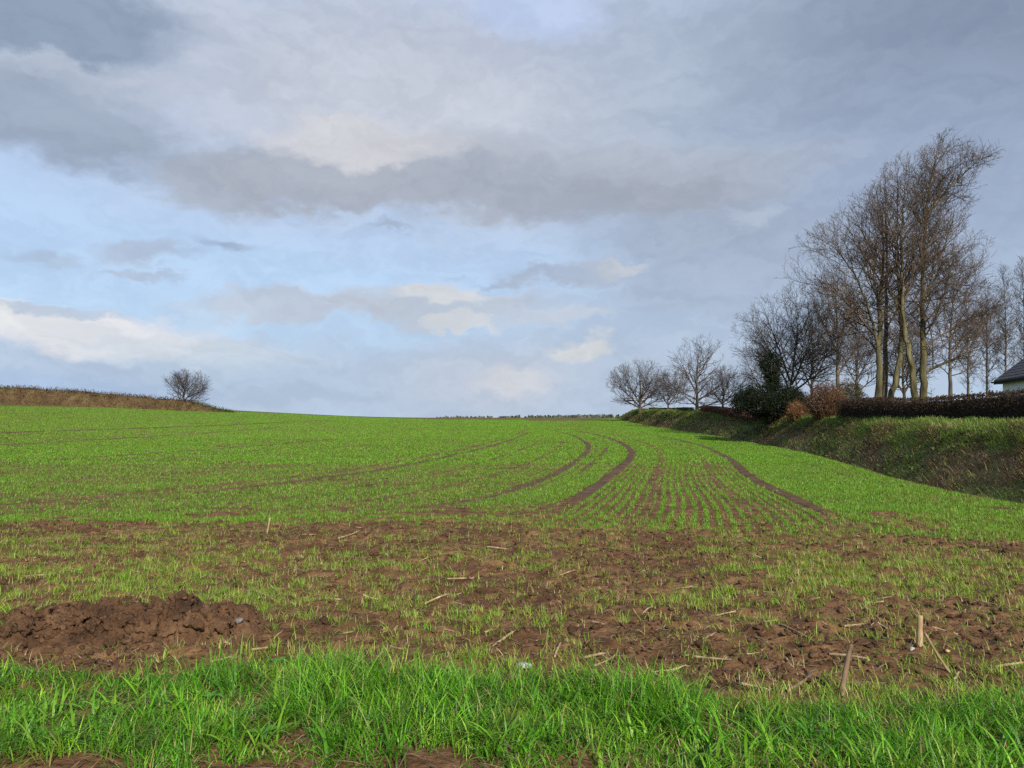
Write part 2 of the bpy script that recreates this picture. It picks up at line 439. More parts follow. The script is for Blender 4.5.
# ------------------------------------------------------------------ headland: sparse seedlings, weeds and clods on bare soil
def bare(x, y):
    """share of bare soil, 0 to 1"""
    n = fbm(x * 0.75 + 11, y * 1.5 + 5, 4)
    b = 0.8 * sstep(0.42, 0.56, n) + 0.5 * sstep(0.48, 0.62, fbm(x * 2.6 + 2, y * 3.6 + 8, 3)) - 0.1
    for px, py, rx, ry, s in ((300, 532, 130, 14, 1), (490, 538, 60, 14, 1), (640, 545, 90, 22, .8), (560, 600, 110, 25, .8), (660, 625, 120, 28, .9),
                              (60, 522, 110, 10, .8), (960, 615, 90, 16, .9), (760, 655, 110, 26, .9), (1000, 640, 60, 25, .8), (560, 640, 70, 20, .9), (380, 610, 50, 16, .5), (800, 600, 60, 14, .6),
                              (130, 585, 130, 16, -.9), (850, 570, 150, 18, -.8), (260, 565, 120, 12, -.5), (950, 560, 90, 18, -.9), (20, 620, 40, 18, -1), (60, 600, 60, 12, -.7)):
        c = unproject(px, py); e = unproject(px, py - ry); ex = rx * c[1] / F
        d = np.hypot((x - c[0]) / ex, (y - c[1]) / (e[1] - c[1])) + 0.7 * (fbm(x * 2.1, y * 2.1, 3) - 0.5)
        b = b + 0.75 * s * (1 - sstep(0.45, 1.1, d))
    return np.clip(b, 0, 1)
def verge_edge(x):
    """far edge of the grass verge, metres from the camera"""
    return np.interp(x, VX, VY)
vp = np.array([unproject(a, b) for a, b in ((-120, 668), (0, 668), (120, 676), (220, 668), (310, 655), (400, 662), (470, 668), (560, 682), (650, 694), (760, 702), (880, 704), (1024, 720), (1150, 735))])
VX, VY = vp[:, 0], vp[:, 1]
def in_mound(x, y, k=1.0):
    return ((x - MOUND[0] + 0.25) / (1.2 * k)) ** 2 + ((y - MOUND[1] - 0.02) / (0.46 * k)) ** 2 < 1

n = 98000
yy = 4.4 + 9.6 * RNG.random(n) ** 1.15; xx = (RNG.random(n) * 2 - 1) * (0.75 * yy + 2)
b = bare(xx, yy)
far = sstep(10.0, 12.6, yy)
tuf = sstep(0.42, 0.62, fbm(xx * 3.2 + 5, yy * 4.2, 3))
ok = (RNG.random(n) < (0.95 - 0.80 * b) * (0.22 + 0.78 * tuf) * (1 - 0.3 * far)) & (yy > verge_edge(xx) - 0.05) & ~in_mound(xx, yy, 0.95) & (xx < foot_x(yy) - 0.2)
head = np.stack([xx, yy], 1)[ok]
PAL_HEAD = [(0.18, 0.31, 0.022), (0.26, 0.33, 0.045), (0.13, 0.29, 0.016), (0.31, 0.27, 0.10), (0.34, 0.25, 0.13)]
parts = [plants(head, 5, 0.03, 0.125, 0.0052, 3, PAL_HEAD, (4, 4, 3, 1.8, 0.9), RNG, 1.0, 0.026, 1.35)]
V, Q, C = merge(parts)
o = mesh("sparse_seedlings", V, Q, M_crop, col=C)
tag(o, "sparse yellowish green seedlings and weeds on the bare headland soil", "seedlings", kind="stuff")
print("headland plants", len(head))

# dry wisps on the soil
n = 11000
yy = 4.8 + 8.2 * RNG.random(n); xx = (RNG.random(n) * 2 - 1) * (0.72 * yy + 1)
ok = (yy > verge_edge(xx)) & ~in_mound(xx, yy)
p = np.stack([xx, yy, height(xx, yy) + 0.012], 1)[ok]; m = len(p)
V, Q, C = blades(p, RNG.random(m) * 2 * PI, 1.25 + 0.25 * RNG.random(m), 0.25 * RNG.random(m), 0.03 + 0.10 * RNG.random(m) ** 2, 0.004 + 0.005 * RNG.random(m), 2,
                 pick([(0.46, 0.37, 0.22), (0.32, 0.22, 0.12), (0.17, 0.11, 0.07)], (3, 3, 2), m, RNG))
o = mesh("straw_litter", V, Q, M_dry, col=C); tag(o, "scraps of dry straw littering the bare soil", "litter", kind="stuff")

# clods
def ico():
    import bmesh
    bm = bmesh.new(); bmesh.ops.create_icosphere(bm, subdivisions=2, radius=1.0)
    v = np.array([q.co[:] for q in bm.verts]); f = np.array([[q.index for q in a.verts] for a in bm.faces]); bm.free(); return v, f
ICO_V, ICO_F = ico()
def lumps(cent, size, rng, flat=0.7, rough=0.3):
    m = len(cent); k = len(ICO_V)
    d = np.full((m, k), 1.05)
    for _ in range(9):      # broken faces
        w = rng.normal(size=(m, 3)); w /= np.linalg.norm(w, axis=1, keepdims=True); c = 0.38 + 0.45 * rng.random(m)
        q = np.maximum(np.einsum('mi,ki->mk', w, ICO_V), 0.05); d = np.minimum(d, np.where(q > 0.06, c[:, None] / q, 9))
    d *= 1 + rough * 0.35 * rng.normal(size=(m, k))
    sc = size[:, None] * (0.75 + 0.5 * rng.random((m, 3))); sc[:, 2] *= flat
    V = ICO_V[None] * d[..., None] * sc[:, None]
    a = rng.random(m) * 2 * PI; c, s = np.cos(a)[:, None], np.sin(a)[:, None]
    V = np.stack([V[..., 0] * c - V[..., 1] * s, V[..., 0] * s + V[..., 1] * c, V[..., 2]], 2) + cent[:, None]
    Fc = (np.arange(m) * k)[:, None, None] + ICO_F[None]
    return V.reshape(-1, 3), Fc.reshape(-1, 3)
n = 34000
yy = 4.6 + 8.6 * RNG.random(n) ** 1.1; xx = (RNG.random(n) * 2 - 1) * (0.72 * yy + 1)
b = bare(xx, yy)
ok = (RNG.random(n) < 0.08 + 0.85 * b) & (yy > verge_edge(xx) - 0.1) & ~in_mound(xx, yy, 0.9)
xx, yy = xx[ok], yy[ok]; sz = 0.006 + 0.034 * RNG.random(len(xx)) ** 3.2
V, T = lumps(np.stack([xx, yy, height(xx, yy) + sz * 0.2], 1), sz, RNG)
o = mesh("soil_clods", V, np.zeros((0, 4)), M_clod, tris=T)
tag(o, "loose crumbs and clods of brown soil on the headland", "soil", kind="stuff")

# ------------------------------------------------------------------ soil mound
def mound():
    nx, ny = 420, 200
    u = np.linspace(-1.45, 1.55, nx); v = np.linspace(-0.68, 0.66, ny)
    X, Y = np.meshgrid(u, v)
    warp = 0.25 * (fbm(X * 2 + 5, Y * 2, 3) - 0.5)
    # ridge of dug earth: higher towards its right, tailing off at both ends
    ridge = np.interp(X, [-1.45, -1.2, -0.8, -0.45, -0.1, 0.2, 0.45, 0.62, 0.78, 0.95, 1.45], [0, .05, .08, .105, .12, .145, .145, .11, .05, .01, 0])
    prof = np.exp(-((Y - 0.12 + warp * 0.5) / 0.33) ** 4) * (1 - sstep(0.42, 0.60, np.abs(Y + 0.02)))
    slope = 0.62 + 0.38 * sstep(-0.45, 0.15, Y + warp)
    H = ridge * prof * slope
    q1 = fbm(X * 6, Y * 6, 4) - .5; q2 = fbm(X * 6 + 40, Y * 6 + 11, 4) - .5
    w1, w2, cid = worley(X * 4.0 + 1.5 * q1 + 0.5 * Y, Y * 5.2 + 20 + 1.5 * q2)
    v1, v2, vid = worley(X * 10 + 1.4 * q2, Y * 11 + 1.4 * q1)
    crack = fbm(X * 2.3 + 9, Y * 3, 3)
    lump = (cid - 0.45) * 0.11 - 0.13 * (1 - sstep(0.0, 0.16, w2 - w1)) * sstep(.40, .62, crack) + (vid - 0.5) * 0.035 - 0.02 * (1 - sstep(0, .3, v2 - v1)) + 0.06 * q1
    lump += 0.05 * (1 - np.abs(2 * fbm(X * 9 + 3, Y * 10, 5) - 1)) - 0.03 + 0.035 * (fbm(X * 30, Y * 30, 4) - .5)
    k = sstep(0.01, 0.10, H)
    Z = H + k * lump + k * 0.05 * (fbm(X * 16, Y * 16, 4) - 0.5) + k * 0.03
    xw = MOUND[0] + X; yw = MOUND[1] + Y
    base = height(xw, yw)
    edge = np.minimum(sstep(0, 0.12, X + 1.45) * sstep(0, 0.12, 1.55 - X), sstep(0, 0.1, Y + 0.68) * sstep(0, .1, 0.66 - Y))
    Z = base + np.maximum(Z, 0) * edge - 0.03 * (1 - edge) - 0.012 * (H < 0.012)
    V = np.stack([X, Y, Z], 2).reshape(-1, 3); Q = grid_quads(ny, nx)
    rng = np.random.default_rng(8)
    # skirt so the heap is a closed body before the lumps are fused on
    B = V.copy(); B[:, 2] -= 0.12
    rim = np.concatenate([np.arange(nx), np.arange(1, ny) * nx + nx - 1, (ny - 1) * nx + np.arange(nx - 2, -1, -1), np.arange(ny - 2, 0, -1) * nx]); r2 = np.roll(rim, -1); m0 = len(V)
    QQ = [Q, Q[:, ::-1] + m0, np.stack([r2, rim, rim + m0, r2 + m0], 1)]; VV = [V, B]; TT = []
    off = 2 * m0; k = 0
    while k < 520:
        i = rng.integers(0, m0)
        if H.ravel()[i] < 0.03: continue
        sz = (0.018 + 0.105 * rng.random() ** 2.0) * min(1, 0.45 + H.ravel()[i] * 3); k += 1
        sz *= 1 - 0.35 * (H.ravel()[i] > .125)
        v, t = lumps(np.zeros((1, 3)), np.array([sz]), rng, 0.75, 0.05)
        ax = rng.normal(size=3); ax[1] += 1.0; ax /= np.linalg.norm(ax); v = v + (v @ ax)[:, None] * ax * (0.2 + 0.9 * rng.random())     # turned slabs, longer one way
        v = v + V[i] + np.array([0, 0, sz * (0.0 + .3 * rng.random())])
        VV.append(v); TT.append(t + off); off += len(v)
    tmp = mesh("soil_mound", np.concatenate(VV), np.concatenate(QQ), M_clod, tris=np.concatenate(TT))
    md = tmp.modifiers.new("fuse", "REMESH"); md.mode = "VOXEL"; md.voxel_size = 0.0065; md.use_smooth_shade = True
    me = bpy.data.meshes.new_from_object(tmp.evaluated_get(bpy.context.evaluated_depsgraph_get()))
    old = tmp.data; tmp.modifiers.clear(); tmp.data = me; bpy.data.meshes.remove(old); me.name = "soil_mound"
    nv = len(me.vertices); c = np.empty(nv * 3, np.float32); me.vertices.foreach_get("co", c); c = c.reshape(-1, 3).astype(float)
    nr = np.empty(nv * 3, np.float32); me.vertices.foreach_get("normal", nr); nr = nr.reshape(-1, 3)
    f = 0.030 * (fbm(c[:, 0] * 17 + c[:, 2] * 9, c[:, 1] * 17 - c[:, 2] * 13, 4) - .5) + 0.032 * (fbm(c[:, 0] * 48 + c[:, 2] * 31, c[:, 2] * 45 + c[:, 1] * 40, 3) - .5)
    c = c + nr * f[:, None]
    me.vertices.foreach_set("co", c.astype(np.float32).ravel()); me.update()
    if not me.materials: me.materials.append(M_clod)
    o = tmp; o.location = (MOUND[0], MOUND[1], 0)
    tag(o, "lumpy heap of freshly dug brown soil behind the grass verge", "soil heap")
    # clods that have rolled off
    return o
MO = mound()
n = 900
xx = MOUND[0] - 0.25 + RNG.normal(0, 0.62, n); yy = MOUND[1] - 0.05 + RNG.normal(0, 0.26, n)
from mathutils.bvhtree import BVHTree
vs = [v.co + MO.location for v in MO.data.vertices]
bv = BVHTree.FromPolygons(vs, [p.vertices[:] for p in MO.data.polygons])
cz = []
for a, b in zip(xx, yy):
    h = bv.ray_cast(Vector((a, b, 3)), Vector((0, 0, -1))); g = float(height(a, b)); cz.append(max(g, h[0].z if h[0] else g))
sz = 0.006 + 0.032 * RNG.random(n) ** 3
V, T = lumps(np.stack([xx, yy, np.array(cz) + sz * 0.15], 1), sz, RNG, 0.8, 0.34)
o = mesh("soil_crumbs", V, np.zeros((0, 4)), M_clod, tris=T)
tag(o, "crumbs of soil fallen about the dug heap", "soil", kind="stuff")

# ------------------------------------------------------------------ grass verge
def verge():
    rng = np.random.default_rng(21)
    parts = []
    n = 9800
    x = (rng.random(n) * 2 - 1) * 6.2; f = rng.random(n)
    y0 = 2.85 + 0.25 * (fbm(x * 1.2, x * 0 + 4, 3) - 0.5) * 2; y1 = verge_edge(x) + 0.04 + 0.55 * (fbm(x * 2.2 + 8, x * 0 + 9, 4) - 0.5)
    y = y0 + (y1 - y0) * f
    bare_n = fbm(x * 1.6 + 31, y * 1.8 + 3, 3)
    ok = bare_n + 0.06 + 0.22 * sstep(3.2, 4.0, y) > 0.45
    for px, py, r in ((430, 758, .24), (585, 756, .18), (40, 772, .40), (310, 735, .13), (120, 762, .2), (255, 764, .2), (700, 720, .10), (870, 700, .12)):
        c = unproject(px, py); ok &= np.hypot(x - c[0], (y - c[1]) * 1.6) > r * (0.7 + 0.5 * rng.random(n))
    x, y = x[ok], y[ok]; n = len(x)
    big = fbm(x * 1.1 + 2, y * 1.1 + 7, 3)
    z = height(x, y)
    pal = [(0.098, 0.270, 0.012), (0.052, 0.170, 0.008), (0.150, 0.330, 0.018), (0.24, 0.34, 0.045)]
    # fine tufts
    nb = 10; rep = np.repeat(np.arange(n), nb); m = n * nb
    hp = (0.06 + 0.22 * sstep(0.3, 0.7, big) + 0.05 * rng.random(n))[rep]
    p = np.stack([x, y], 1)[rep] + rng.normal(0, 0.030, (m, 2))
    c = pick(pal, (4, 3, 3, 1), n, rng, 0.2)[rep] * (1 + 0.2 * rng.normal(size=(m, 1)))
    dead = rng.random(m) < 0.05; c[dead] = pick([(0.33, 0.26, 0.12), (0.22, 0.16, 0.08)], (2, 1), dead.sum(), rng)
    parts.append(blades(np.column_stack([p, height(p[:, 0], p[:, 1]) - 0.006]), (rng.random(n) * 2 * PI)[rep] + rng.normal(0, 1.1, m), 0.05 + 0.95 * rng.random(m), 0.2 + 2.4 * rng.random(m),
                        hp * (0.5 + 0.7 * rng.random(m)), 0.0040 + 0.0042 * rng.random(m), 5, np.clip(c, 0.004, 1), rng.normal(0, .8, m)))
    # coarse tussocks with broad arching leaves
    q = np.array([unproject(a, b) for a, b in ((8, 735), (30, 720), (60, 712), (205, 735), (222, 722), (150, 722), (130, 705), (190, 705), (100, 730), (285, 715), (265, 742),
                  (420, 725), (500, 735), (470, 715), (520, 752), (545, 738), (640, 735), (655, 722), (700, 745), (760, 748), (800, 735), (830, 745), (720, 765), (860, 762), (900, 750),
                  (930, 740), (980, 735), (1010, 742), (960, 765), (600, 765), (10, 636), (26, 628), (-14, 634), (380, 700), (340, 690), (560, 705), (450, 700), (240, 690), (60, 745), (340, 745), (390, 750), (-40, 730), (1060, 750), (690, 715), (1000, 765))])
    k = len(q); nb = 24; rep = np.repeat(np.arange(k), nb); m = k * nb
    p = q[rep] + rng.normal(0, 0.065, (m, 2))
    c = pick([(0.105, 0.29, 0.014), (0.068, 0.215, 0.010), (0.16, 0.35, 0.022)], (3, 3, 2), k, rng, 0.12)[rep] * (1 + 0.15 * rng.normal(size=(m, 1)))
    L = ((0.17 + 0.11 * rng.random(k))[rep]) * (0.6 + 0.6 * rng.random(m))
    parts.append(blades(np.column_stack([p, height(p[:, 0], p[:, 1]) - 0.008]), rng.random(m) * 2 * PI, 0.05 + 0.55 * rng.random(m), 0.5 + 2.0 * rng.random(m),
                        L, 0.010 + 0.009 * rng.random(m), 6, np.clip(c, .004, 1), rng.normal(0, .7, m)))
    # seedling grass further along the edge and out to the sides
    V, Q, C = merge(parts)
    o = mesh("verge_grass", V, Q, M_blade, col=C)
    tag(o, "lush green grass verge in the foreground", "grass", kind="stuff")
    print("verge blades", len(Q))
    # dead thatch
    m = 5200
    x = (rng.random(m) * 2 - 1) * 5; y = 3.2 + (verge_edge(x) - 3.2) * rng.random(m)
    V, Q, C = blades(np.stack([x, y, height(x, y) + 0.01 + 0.02 * rng.random(m)], 1), rng.random(m) * 2 * PI, 1.1 + 0.4 * rng.random(m), 0.5 * rng.random(m), 0.05 + 0.13 * rng.random(m), 0.003 + 0.004 * rng.random(m), 3,
                     pick([(0.34, 0.26, 0.14), (0.22, 0.15, 0.08), (0.13, 0.08, 0.05)], (2, 3, 3), m, rng))
    o = mesh("dead_grass", V, Q, M_dry, col=C); tag(o, "dead brown grass stems matted under the verge", "grass", kind="stuff")
    m = 1500
    x = (rng.random(m) * 2 - 1) * 5; y = 3.1 + (verge_edge(x) - 3.1) * rng.random(m); sz = 0.006 + 0.02 * rng.random(m) ** 2
    V, T = lumps(np.stack([x, y, height(x, y) + sz * .3], 1), sz, rng)
    o = mesh("roadside_crumbs", V, np.zeros((0, 4)), M_clod, tris=T); tag(o, "crumbs of dark soil at the foot of the verge", "soil", kind="stuff")
verge()

def weed(loc, label, n, size, seed):
    rng = np.random.default_rng(seed)
    root = empty("leafy_weed", loc, label, "weed", "broad leaved weeds in the verge")
    for i in range(n):
        yaw = i * 2.4 + rng.random() * 0.5; L = size * (0.7 + 0.5 * rng.random()); t = np.linspace(0, 1, 9); k = np.linspace(-1, 1, 5)
        w = 0.42 * L * np.sin(PI * np.clip(t, 0.02, 1) ** 0.8) * (1 + 0.12 * np.sin(t * 30))
        r = L * t * 0.95; zz = L * (0.75 * t - 0.62 * t ** 2)
        Pt = np.zeros((9, 5, 3)); Pt[..., 0] = r[:, None]; Pt[..., 1] = w[:, None] * 0.5 * k[None]; Pt[..., 2] = zz[:, None] + 0.10 * L * np.abs(k)[None] * np.sin(PI * t)[:, None]
        c, s = math.cos(yaw), math.sin(yaw); X = Pt[..., 0] * c - Pt[..., 1] * s; Y = Pt[..., 0] * s + Pt[..., 1] * c
        mesh("leaf", np.stack([X, Y, Pt[..., 2]], 2), grid_quads(9, 5), M_blade, root, col=np.tile(np.array([[0.075, 0.20, 0.022]]) * (0.85 + 0.4 * rng.random()), (45, 1)), smooth=True)
for (a, b), lab, n, s, sd in (((268, 735), "bright leafy weed low in the verge, right of the arching tussock", 8, 0.10, 1), ((217, 697), "small round leafed weed deep in the grass below the soil heap", 6, 0.08, 2),
                              ((282, 662), "feathery green weed at the right foot of the soil heap", 9, 0.09, 3), ((560, 690), "broad weed hidden in the short grass below the white stone", 6, 0.07, 4)):
    q = unproject(a, b); weed((q[0], q[1], float(height(q[0], q[1])) + 0.03), lab, n, s, sd)

# ------------------------------------------------------------------ maize stalks, stones
M_stalk = rough_mat("maize_stalk", [(0.13, 0.085, 0.045), (0.31, 0.22, 0.12), (0.46, 0.37, 0.24)], 9, 0.7, 0.4, 5, 60, 0.004, (1, 1, 0.25))
M_stalkb = rough_mat("weathered_stalk", [(0.10, 0.065, 0.04), (0.17, 0.115, 0.07), (0.26, 0.19, 0.13)], 14, 0.8, 0.4, 5, 60, 0.004, (1, 1, 0.25))
def stalk(p0, p1, rad, mat, label, group, rng):
    """a broken cane with swollen nodes, a split end and a flap of husk"""
    rad *= 0.78; p0 = np.array(p0); p1 = np.array(p1); L = np.linalg.norm(p1 - p0)
    n = max(8, int(L / 0.018)); t = np.linspace(0, 1, n)
    bend = rng.normal(0, 0.04 * L, 3)
    P = p0 + (p1 - p0) * t[:, None] + bend * (t * (1 - t))[:, None] * 2
    node = np.zeros(n)
    for c in np.arange(0.12 + 0.2 * rng.random(), 1, max(0.18, 0.09 / L)): node += np.exp(-((t - c) / (0.012 / L)) ** 2)
    R = rad * (1 - 0.25 * t) * (1 + 0.22 * np.clip(node, 0, 1)) * (1 + 0.06 * rng.normal(size=n))
    R[0] *= 0.85; R[-1] *= 0.9
    P = np.vstack([P[:1], P, P[-1:]]); R = np.concatenate([[0.001], R, [0.001]])
    V, Q = tubes([(P, R)], 8)
    parts = [(V, Q, np.zeros((len(V), 3)))]
    d = (p1 - p0) / L
    for _ in range(2 if rad < 0.018 else 0):      # torn fibres at the end
        q0 = p1 - d * 0.02; q1 = p1 + d * (0.01 + 0.03 * rng.random()) + rng.normal(0, 0.008, 3)
        v, q = tubes([(np.array([q0, (q0 + q1) / 2, q1]), np.array([rad * .5, rad * .35, 0.0006]))], 4); parts.append((v, q, np.zeros((len(v), 3))))
    V, Q, _ = merge(parts)
    o = p0.copy()
    ob = mesh("maize_stalk", V - o, Q, mat, smooth=True); ob.location = o
    tag(ob, label, "maize stalk", group)
    return ob
rs = np.random.default_rng(5)
def lying(a, b, c, d, rad, mat, label, group="broken maize stalks on the headland", lift=(0.0, 0.0)):
    q0 = unproject(a, b); q1 = unproject(c, d)
    z0 = float(height(*q0)) + rad * 0.65 + lift[0]; z1 = float(height(*q1)) + rad * 0.65 + lift[1]
    mid = (q0 + q1) / 2; zm = float(height(*mid)) + rad * 0.6
    up = max(0, zm - (z0 + z1) / 2)
    stalk((q0[0], q0[1], z0 + up), (q1[0], q1[1], z1 + up), rad, mat, label, group, rs)
def upright(a, b, c, d, rad, mat, label, dy=0.0):
    """stuck in the soil: foot at pixel (a, b), tip over pixel (c, d)"""
    q = unproject(a, b); y = q[1]; z = float(height(*q))
    tip = (q[0] + (c - a) * y / F, y + dy, z + (b - d) * y / F)
    stalk((q[0], q[1], z - 0.03), tip, rad, mat, label, "broken maize stalks on the headland", rs)
upright(912, 645, 914, 615, 0.030, M_stalk, "thick pale cane standing upright out of the soil")
upright(834, 690, 849, 643, 0.024, M_stalkb, "dark brown cane leaning to the right out of the verge edge", 0.05)
upright(944, 666, 921, 630, 0.013, M_stalk, "thin tan cane leaning left beside the upright pale cane", 0.03)
upright(933, 645, 939, 630, 0.008, M_stalkb, "short dark splinter poking up behind the leaning tan cane")
upright(269, 534, 272, 518, 0.016, M_stalk, "pale cane stub standing far off on the left bare patch")
A = M_stalk; Bm = M_stalkb
for a, b, c, d, r, mat, lab in (
    (917, 625, 950, 630, .010, A, "straight pale cane lying to the right from the upright cane"),
    (986, 662, 1034, 657, .012, A, "long whitish cane lying at the right edge of the photo"),
    (839, 625, 860, 620, .012, A, "pale cane tilted up to the right, left of the upright cane"),
    (776, 625, 809, 640, .012, Bm, "long weathered grey cane sloping down right on dark soil"),
    (745, 630, 776, 641, .009, Bm, "thin brown cane sloping into the long weathered grey one"),
    (823, 654, 861, 656, .012, Bm, "grey cane lying level behind the dark leaning cane"),
    (782, 687, 804, 674, .015, Bm, "blackened cane rising to the right at the verge edge"),
    (781, 652, 792, 669, .009, A, "thin orange tan cane steeply tilted above the blackened cane"),
    (734, 679, 762, 684, .012, A, "pale split cane lying along the top of the verge grass"),
    (680, 656, 727, 657, .010, Bm, "long thin brown cane lying level in the right bare patch"),
    (494, 641, 513, 631, .014, A, "stubby tan cane pointing up right above the white stone"),
    (554, 657, 560, 645, .011, A, "short pale cane pointing away from the verge, right of the white stone"),
    (583, 655, 601, 652, .012, A, "pale cane lying level at the left end of the crossed canes"),
    (597, 649, 613, 659, .010, A, "whitish cane on top of the crossed pair"),
    (593, 664, 611, 654, .009, A, "pinkish cane under the crossed pair"),
    (650, 665, 683, 664, .013, A, "thick straw coloured cane lying level just behind the verge"),
    (648, 665, 659, 674, .010, A, "short cane forming a corner with the thick straw coloured one"),
    (426, 601, 448, 597, .012, A, "double tan cane lying in the middle left of the headland"),
    (448, 576, 474, 574, .011, A, "pale level cane behind the double tan cane"),
    (340, 538, 361, 531, .016, A, "pale cane lying on the bare brown patch far to the left"),
    (305, 536, 317, 534, .016, A, "short whitish cane left of the one on the far bare patch"),
    (250, 588, 276, 597, .013, Bm, "dark brown stick sloping down right behind the soil heap"),
    (31, 576, 56, 574, .010, A, "thin white straw lying level at the far left"),
    (216, 657, 238, 651, .011, A, "yellow cane lying at the front foot of the soil heap"),
    (256, 648, 276, 647, .010, A, "pale yellow cane lying at the right foot of the soil heap"),
    (278, 746, 296, 744, .007, A, "thin dry stem lying on the mud under the verge grass"),
    (487, 546, 506, 548, .012, A, "pale bent cane beside the far brown hump in the middle"),
    (1001, 610, 1013, 619, .011, A, "short pale cane sloping down right near the right edge"),
): lying(a, b, c, d, r, mat, lab)
small = [(690, 605, 701, 611), (713, 613, 732, 612), (680, 587, 708, 583), (868, 598, 887, 599), (617, 667, 628, 671), (672, 586, 695, 587), (439, 628, 455, 630), (365, 596, 381, 597),
         (344, 630, 357, 626), (328, 599, 344, 596), (870, 624, 881, 629), (757, 625, 772, 620), (560, 573, 574, 570), (730, 540, 748, 541), (640, 568, 655, 572), (900, 560, 915, 562), (520, 560, 530, 566),
         (455, 600, 465, 606), (975, 600, 990, 604), (640, 610, 650, 604), (590, 620, 602, 622), (700, 640, 712, 634), (760, 590, 772, 593), (420, 560, 432, 557), (160, 548, 172, 546), (390, 640, 404, 643)]
for a, b, c, d in small:
    lying(a, b, c, d, 0.008 + 0.003 * rs.random(), A if rs.random() < .7 else Bm, "small broken bit of maize stalk lying loose on the headland soil", "small bits of maize stalk")

for _ in range(70):
    yy = 5.0 + 7.5 * rs.random() ** 1.2; xx = (rs.random() * 2 - 1) * 0.68 * yy
    if yy < verge_edge(xx) + 0.1 or in_mound(xx, yy): continue
    a = rs.random() * PI; L = 0.03 + 0.09 * rs.random() ** 1.5; dx_, dy_ = math.cos(a) * L, math.sin(a) * L * 0.8
    z0 = float(height(xx - dx_ / 2, yy - dy_ / 2)) + .008; z1 = float(height(xx + dx_ / 2, yy + dy_ / 2)) + .008; up = max(0, float(height(xx, yy)) + .006 - (z0 + z1) / 2)
    stalk((xx - dx_ / 2, yy - dy_ / 2, z0 + up), (xx + dx_ / 2, yy + dy_ / 2, z1 + up + 0.02 * rs.random()), 0.006 + 0.004 * rs.random(), A if rs.random() < .65 else Bm, "small broken bit of maize stalk lying loose on the headland soil", "small bits of maize stalk", rs)

M_white = rough_mat("white_stone", [(0.16, 0.17, 0.155), (0.28, 0.29, 0.27), (0.40, 0.41, 0.39)], 30, 0.7, 0.5, 6, 90, 0.004)
M_grey = rough_mat("grey_stone", [(0.07, 0.065, 0.06), (0.12, 0.11, 0.105), (0.18, 0.165, 0.16)], 25, 0.8, 0.5, 6, 90, 0.005)
def stone(px, py, s, flat, mat, label, seed, rot=0, name="stone", zoff=0.0, stretch=1.0):
    rng = np.random.default_rng(seed); q = unproject(px, py)
    v = ICO_V.copy(); d = np.ones(len(v))
    for _ in range(14):      # flat facets cut off a rounded lump
        nrm = rng.normal(size=3); nrm /= np.linalg.norm(nrm); k = 0.48 + 0.28 * rng.random()
        d = np.minimum(d, np.where(v @ nrm > 0.05, k / np.maximum(v @ nrm, 0.05), 9))
    v = v * d[:, None] * np.array([s * stretch, s * 0.75, s * flat])
    o = mesh(name, v, np.zeros((0, 4)), mat, tris=ICO_F)
    o.location = (q[0], q[1], float(height(*q)) + s * flat * 0.35 + zoff); o.rotation_euler = (0.12, -0.1, rot)
    return tag(o, label, "stone")
stone(522, 664, 0.072, 0.42, M_white, "flat white stone at the upper edge of the verge grass", 1, -0.35, zoff=0.02, stretch=1.15)
stone(905, 649, 0.035, 0.5, M_white, "small white flake of stone right of the leaning tan cane", 2, 0.4)
stone(940, 651, 0.024, 0.7, rough_mat("ochre_stone", [(.35, .20, .08), (.5, .3, .13)], 20, .8, .3), "small ochre stone at the foot of the leaning tan cane", 3)
stone(470, 612, 0.03, 0.7, M_grey, "small dark grey stone in the middle of the headland", 4)
stone(379, 530, 0.03, 0.7, M_grey, "grey pebble far off at the edge of the left bare patch", 6)
gs = stone(243, 634, 0.045, 0.9, M_grey, "grey angular stone stuck in the right side of the soil heap", 8, 0.6)
h = bv.ray_cast(Vector((gs.location.x, gs.location.y, 3)), Vector((0, 0, -1)))
if h[0]: gs.location.z = h[0].z + 0.02

